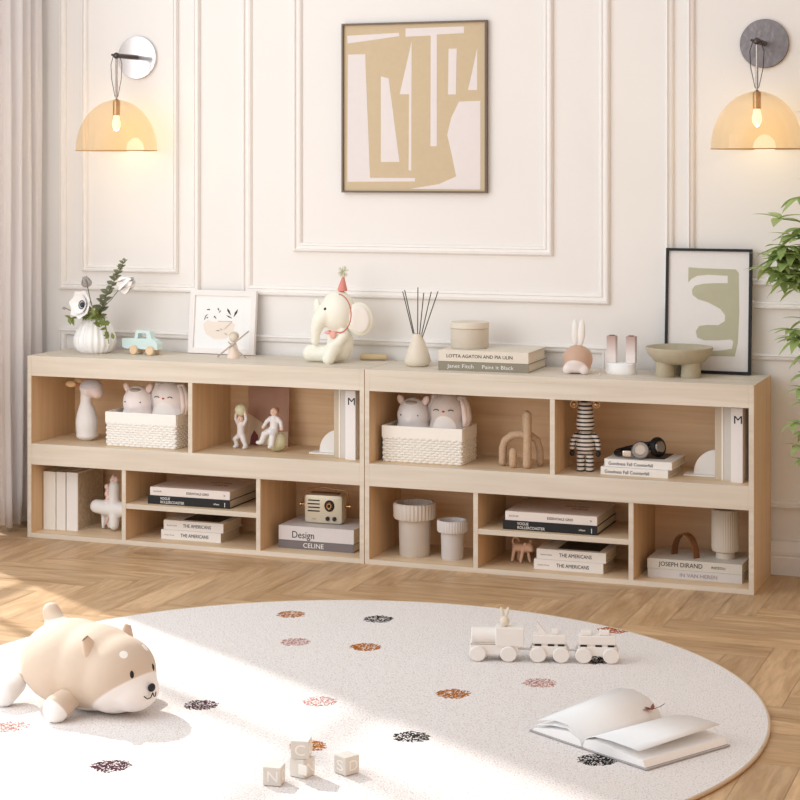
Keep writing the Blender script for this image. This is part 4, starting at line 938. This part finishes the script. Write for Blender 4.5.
# ------------------------------------------------------------------ things on the rug
# plush dog
dogm = masked('shiba plush', (214, 194, 174), [((.160, 0, .032), (.105, .098, .060), (246, 240, 236)), ((.02, 0, -.01), (.16, .09, .04), (244, 238, 232)), ((.145, -.036, .134), (.009, .010, .009), (250, 246, 240)), ((.145, .036, .134), (.009, .010, .009), (250, 246, 240))], .7, .15, .04, 300)
t = thing('plush_dog', 'tan and white shiba plush dog lying on the rug at the left', 'soft toy', (1.182, -1.670, RZ-.003), R(-12)); t.scale = (1.02, 1.02, 1.10)
blob('body', dogm, t, [('e', (-.035, 0, .088), (.125, .108, .088)), ('e', (.095, 0, .080), (.082, .094, .078)), ('e', (.15, 0, .052), (.042, .062, .040)), ('e', (.03, 0, .086), (.11, .104, .087)),
                        ('t', [(-.085, .02, .14), (-.118, .03, .160), (-.128, .03, .176)], [.026, .024, .022])], .0055, 24)
for s in (-1, 1):
    bm = B(); bmesh.ops.create_cone(bm, segments=20, radius1=.025, radius2=.010, depth=.032); bmesh.ops.scale(bm, vec=(.45, 1, 1), verts=bm.verts)
    bmesh.ops.subdivide_edges(bm, edges=bm.edges, cuts=1)
    obj('ear', bm, mat('tan plush ear', (218, 194, 172), .8), t, (.068, s*.064, .148), (s*R(-22), R(-12), 0), 60)
    bm = B(); ell(bm, (.1645, s*.034, .094), (.006, .006, .0095)); obj('eye', bm, M['black'], t, smooth=180)
bm = B(); ell(bm, (.193, 0, .066), (.007, .0095, .0085)); obj('nose', bm, M['black'], t, smooth=180)
bm = B()
for s in (-1, 1): tube(bm, [(.196, 0, .056), (.195, s*.006, .047), (.192, s*.014, .046), (.188, s*.020, .052)], .0011, 6)
obj('mouth', bm, M['dark'], t, smooth=180)
for (x, y) in ((.030, -.110), (.075, .10), (-.15, -.085), (-.12, .085)):
    far = y > 0
    blob('paw', masked('paw plush', (214, 194, 174), [((x*1.0, y*1.25, .016), ((.032, .034, .034) if x > -.1 else (.06, .07, .06)), (248, 246, 244))], .8), t, [('t', [(x, y*.72, .040), (x, y*1.12, .028)], [.025, .029]), ], .005, 4)
# letter blocks
blk = mat('white wood block', (228, 222, 214), .6)
def block(x, y, z, rz, ls, label):
    s = .0365
    t = thing('letter_block', label, 'toy block', (x, y, z), rz, 'small letter blocks on the rug')
    bm = B(); box(bm, -s/2, s/2, -s/2, s/2, 0, s, .002); obj('block_body', bm, blk, t)
    pm = mat('cream letter', (252, 250, 244), .5)
    text('letter', ls[0], .030, (-.011, -s/2-.0002, .008), FR, pm, t, .021)
    text('letter', ls[1], .030, (s/2+.0002, -.010, .008), (PI/2, 0, PI/2), pm, t, .021)
block(1.806, -2.01, RZ, R(8), ('N', 'O'), 'letter block standing alone at the left of the stack')
block(1.838, -1.945, RZ, R(-15), ('I', 'N'), 'letter block at the bottom of the stack of two')
block(1.836, -1.945, RZ+.0367, R(12), ('C', 'U'), 'letter block on top of the stack of two')
block(1.915, -1.898, RZ, R(-28), ('S', 'D'), 'letter block lying apart at the right of the stack')
# wooden train
tw = mat('pale painted wood', (240, 235, 230), .6)
A0 = Vector((1.872, -.975)); ax = Vector((.960, .28)); rz_t = math.atan2(ax.y, ax.x)
def car(name, label, off): 
    t = thing(name, label, 'toy train', (A0.x+ax.x*off, A0.y+ax.y*off, RZ), rz_t, 'wooden toy train'); t.scale = (1, 1, .92)
    return t
def wheels(t, xs):
    for x in xs:
        for y in (-1, 1):
            bm = B(); cyl(bm, (x, y*.022, .0205), (x, y*.031, .0205), .0205, n=24, bev=.002); obj('wheel', bm, tw, t, smooth=40)
t = car('toy_engine', 'white wooden toy train engine with a rabbit driver, leading the train', 0)
bm = B(); box(bm, -.004, .116, -.022, .022, .016, .046, .003); obj('chassis', bm, tw, t)
bm = B(); cyl(bm, (0, 0, .063), (.066, 0, .063), .0215, n=28, bev=.002); obj('boiler', bm, tw, t, smooth=40)
bm = B(); box(bm, .060, .130, -.025, .025, .040, .088, .002); obj('cab', bm, tw, t)
bm = B(); box(bm, -.002, .064, -.0225, -.0215, .044, .0455); obj('seam', bm, mat('brown line', (150, 120, 100), .7), t)
wheels(t, (.016, .092))
t2 = thing('rabbit_peg', 'small cream rabbit peg standing on the toy engine cab', 'toy', (A0.x+ax.x*.082, A0.y+ax.y*.082, RZ+.081), rz_t)
bm = B(); ell(bm, (0, 0, .012), (.012, .011, .013)); obj('body', bm, M['cream'], t2, smooth=180)
for s in (-1, 1):
    bm = B(); ell(bm, (s*.006, 0, .034), (.0045, .003, .014), (0, s*.25, 0)); obj('ear', bm, M['cream'], t2, smooth=180)
for name, lab, off, lens_ in (('toy_wagon', 'white wooden toy wagon in the middle, carrying a small cone', .150, .085), ('toy_wagon', 'white wooden toy wagon at the tail of the train', .262, .095)):
    t = car(name, lab, off)
    bm = B(); box(bm, 0, lens_, -.022, .022, .018, .042, .002); obj('chassis', bm, tw, t)
    bm = B(); box(bm, .002, lens_-.002, -.02, .02, .047, .070, .002); obj('cargo', bm, tw, t)
    bm = B()
    for x in (.006, lens_*.45, lens_-.022): box(bm, x, x+.016, -.0205, -.019, .042, .047)
    obj('slots', bm, M['dark'], t)
    bm = B(); box(bm, .01, lens_-.01, -.018, .018, .041, .048); obj('spacer', bm, tw, t)
    wheels(t, (.014, lens_-.014))
    bm = B(); cyl(bm, (-.036, 0, .028), (0, 0, .028), .003, n=10); obj('coupling', bm, tw, t)
    if off < .2:
        t3 = thing('toy_cone', 'thin white pointed piece standing on the middle wagon', 'toy', (A0.x+ax.x*(off+.022), A0.y+ax.y*(off+.022), RZ+.0646), rz_t)
        bm = B(); prism(bm, [(-.006, 0), (.014, 0), (.004, .012), (-.010, .030)], -.008, .008); obj('cone', bm, M['matt_white'], t3)
        bm = B(); box(bm, .026, .042, -.008, .008, 0, .012, .002); obj('block', bm, M['matt_white'], t3)
    else:
        for k_, x in enumerate((.008, .052)):
            t3 = thing('toy_brick', ['flat white brick at the front of the tail wagon', 'flat white brick at the back of the tail wagon'][k_], 'toy block', (A0.x+ax.x*(off+x), A0.y+ax.y*(off+x), RZ+.0646), rz_t, 'bricks on the tail wagon')
            bm = B(); box(bm, 0, .026, -.012, .012, 0, .010, .002); obj('brick', bm, tw, t3)
# open book
t = thing('open_book', 'open white hardback book with blank pages lying on the rug', 'book', (2.318, -1.580, RZ), R(-30)); t.scale = (.91, .95, 1)
Lb = .262
def leafblock(bm, prof, y0, y1):
    """prof: (x,z) polyline from spine to edge; gives a slab between prof and the cover"""
    prism(bm, prof, y0, y1)
cvm = cover_mat((176, 170, 168)); pgm = mat('book pages', (250, 250, 250), .75)
bm = B(); box(bm, .004, .205, -.003, Lb+.003, 0, .003, .0006); box(bm, -.175, -.004, -.003, Lb+.003, 0, .003, .0006); box(bm, -.006, .006, -.003, Lb+.003, 0, .002)
obj('cover', bm, cvm, t)
bm = B(); prism(bm, [(.001, .003), (.010, .020), (.04, .026), (.10, .022), (.19, .0165), (.198, .0035)], 0, Lb); 
prism(bm, [(-.001, .003), (-.008, .016), (-.04, .026), (-.10, .020), (-.160, .009), (-.168, .0035)], 0, Lb)
obj('page_block', bm, pgm, t)
def page(pts, y0, y1, name='page'):
    bm = B(); n = len(pts); a = [[bm.verts.new((x, y, z+(y-y0)*dz)) for y in (y0, y1)] for x, z, dz in pts]
    for i in range(n-1): bm.faces.new((a[i][0], a[i+1][0], a[i+1][1], a[i][1]))
    o = obj(name, bm, pgm, t, smooth=180); o.modifiers.new('s', 'SOLIDIFY').thickness = .0006
page([(0, .004, 0), (.012, .024, 0), (.04, .033, 0), (.09, .036, .02), (.15, .035, .03), (.178, .033, .03)], .0, Lb-.002)
page([(0, .004, 0), (-.012, .022, .02), (-.05, .040, .05), (-.10, .040, .08), (-.150, .028, .1)], .0, Lb)
page([(0, .004, 0), (-.012, .020, .0), (-.05, .032, .02), (-.10, .028, .03), (-.158, .016, .03)], .0, Lb)
t = thing('dried_petal', 'small dark red dried flower lying across the open book spine', 'flower', (2.420, -1.375, RZ+.036), R(20))
bm = B()
for d, L in (((-1, -.2, .2), .022), ((-.8, .3, .3), .018), ((.1, .2, .5), .014)): leaf(bm, (0, 0, 0), d, (0, 0, 1), L, .009, .1)
obj('petals', bm, mat('dried red petal', (140, 74, 62), .7), t, smooth=180)
bm = B(); tube(bm, [(0, 0, .001), (.018, .004, .006), (.028, .006, .012)], .0008, 6); obj('stem', bm, mat('dry stem', (110, 70, 54), .8), t)

# ------------------------------------------------------------------ details that belong to a part hang below that part
PARENT_OF = {'spine_title': 'cover', 'cover_title': 'cover', 'cover_picture': 'cover', 'cover_pattern': 'cover', 'rim': 'lamp_shade', 'bulb': 'socket', 'dial_ring': 'dial', 'dial_knob': 'dial',
             'cup_face': 'ear_cup', 'ear_lining': 'ear', 'inner_ear': 'ear', 'letter': 'block_body', 'pompom': 'party_hat', 'flower_centre': 'petals'}
for root in [o for o in C.objects if o.parent is None and o.type == 'EMPTY']:
    kids = list(root.children)
    seen = {}
    for ch in sorted(kids, key=lambda o: list(C.objects).index(o)):
        base = ch.name.split('.')[0]
        par = seen.get(PARENT_OF.get(base))
        if base in PARENT_OF and par is not None:
            inv = par.matrix_basis.inverted() @ ch.matrix_basis
            ch.parent = par; ch.matrix_parent_inverse = Matrix(); ch.matrix_basis = inv
        else:
            seen[base] = ch
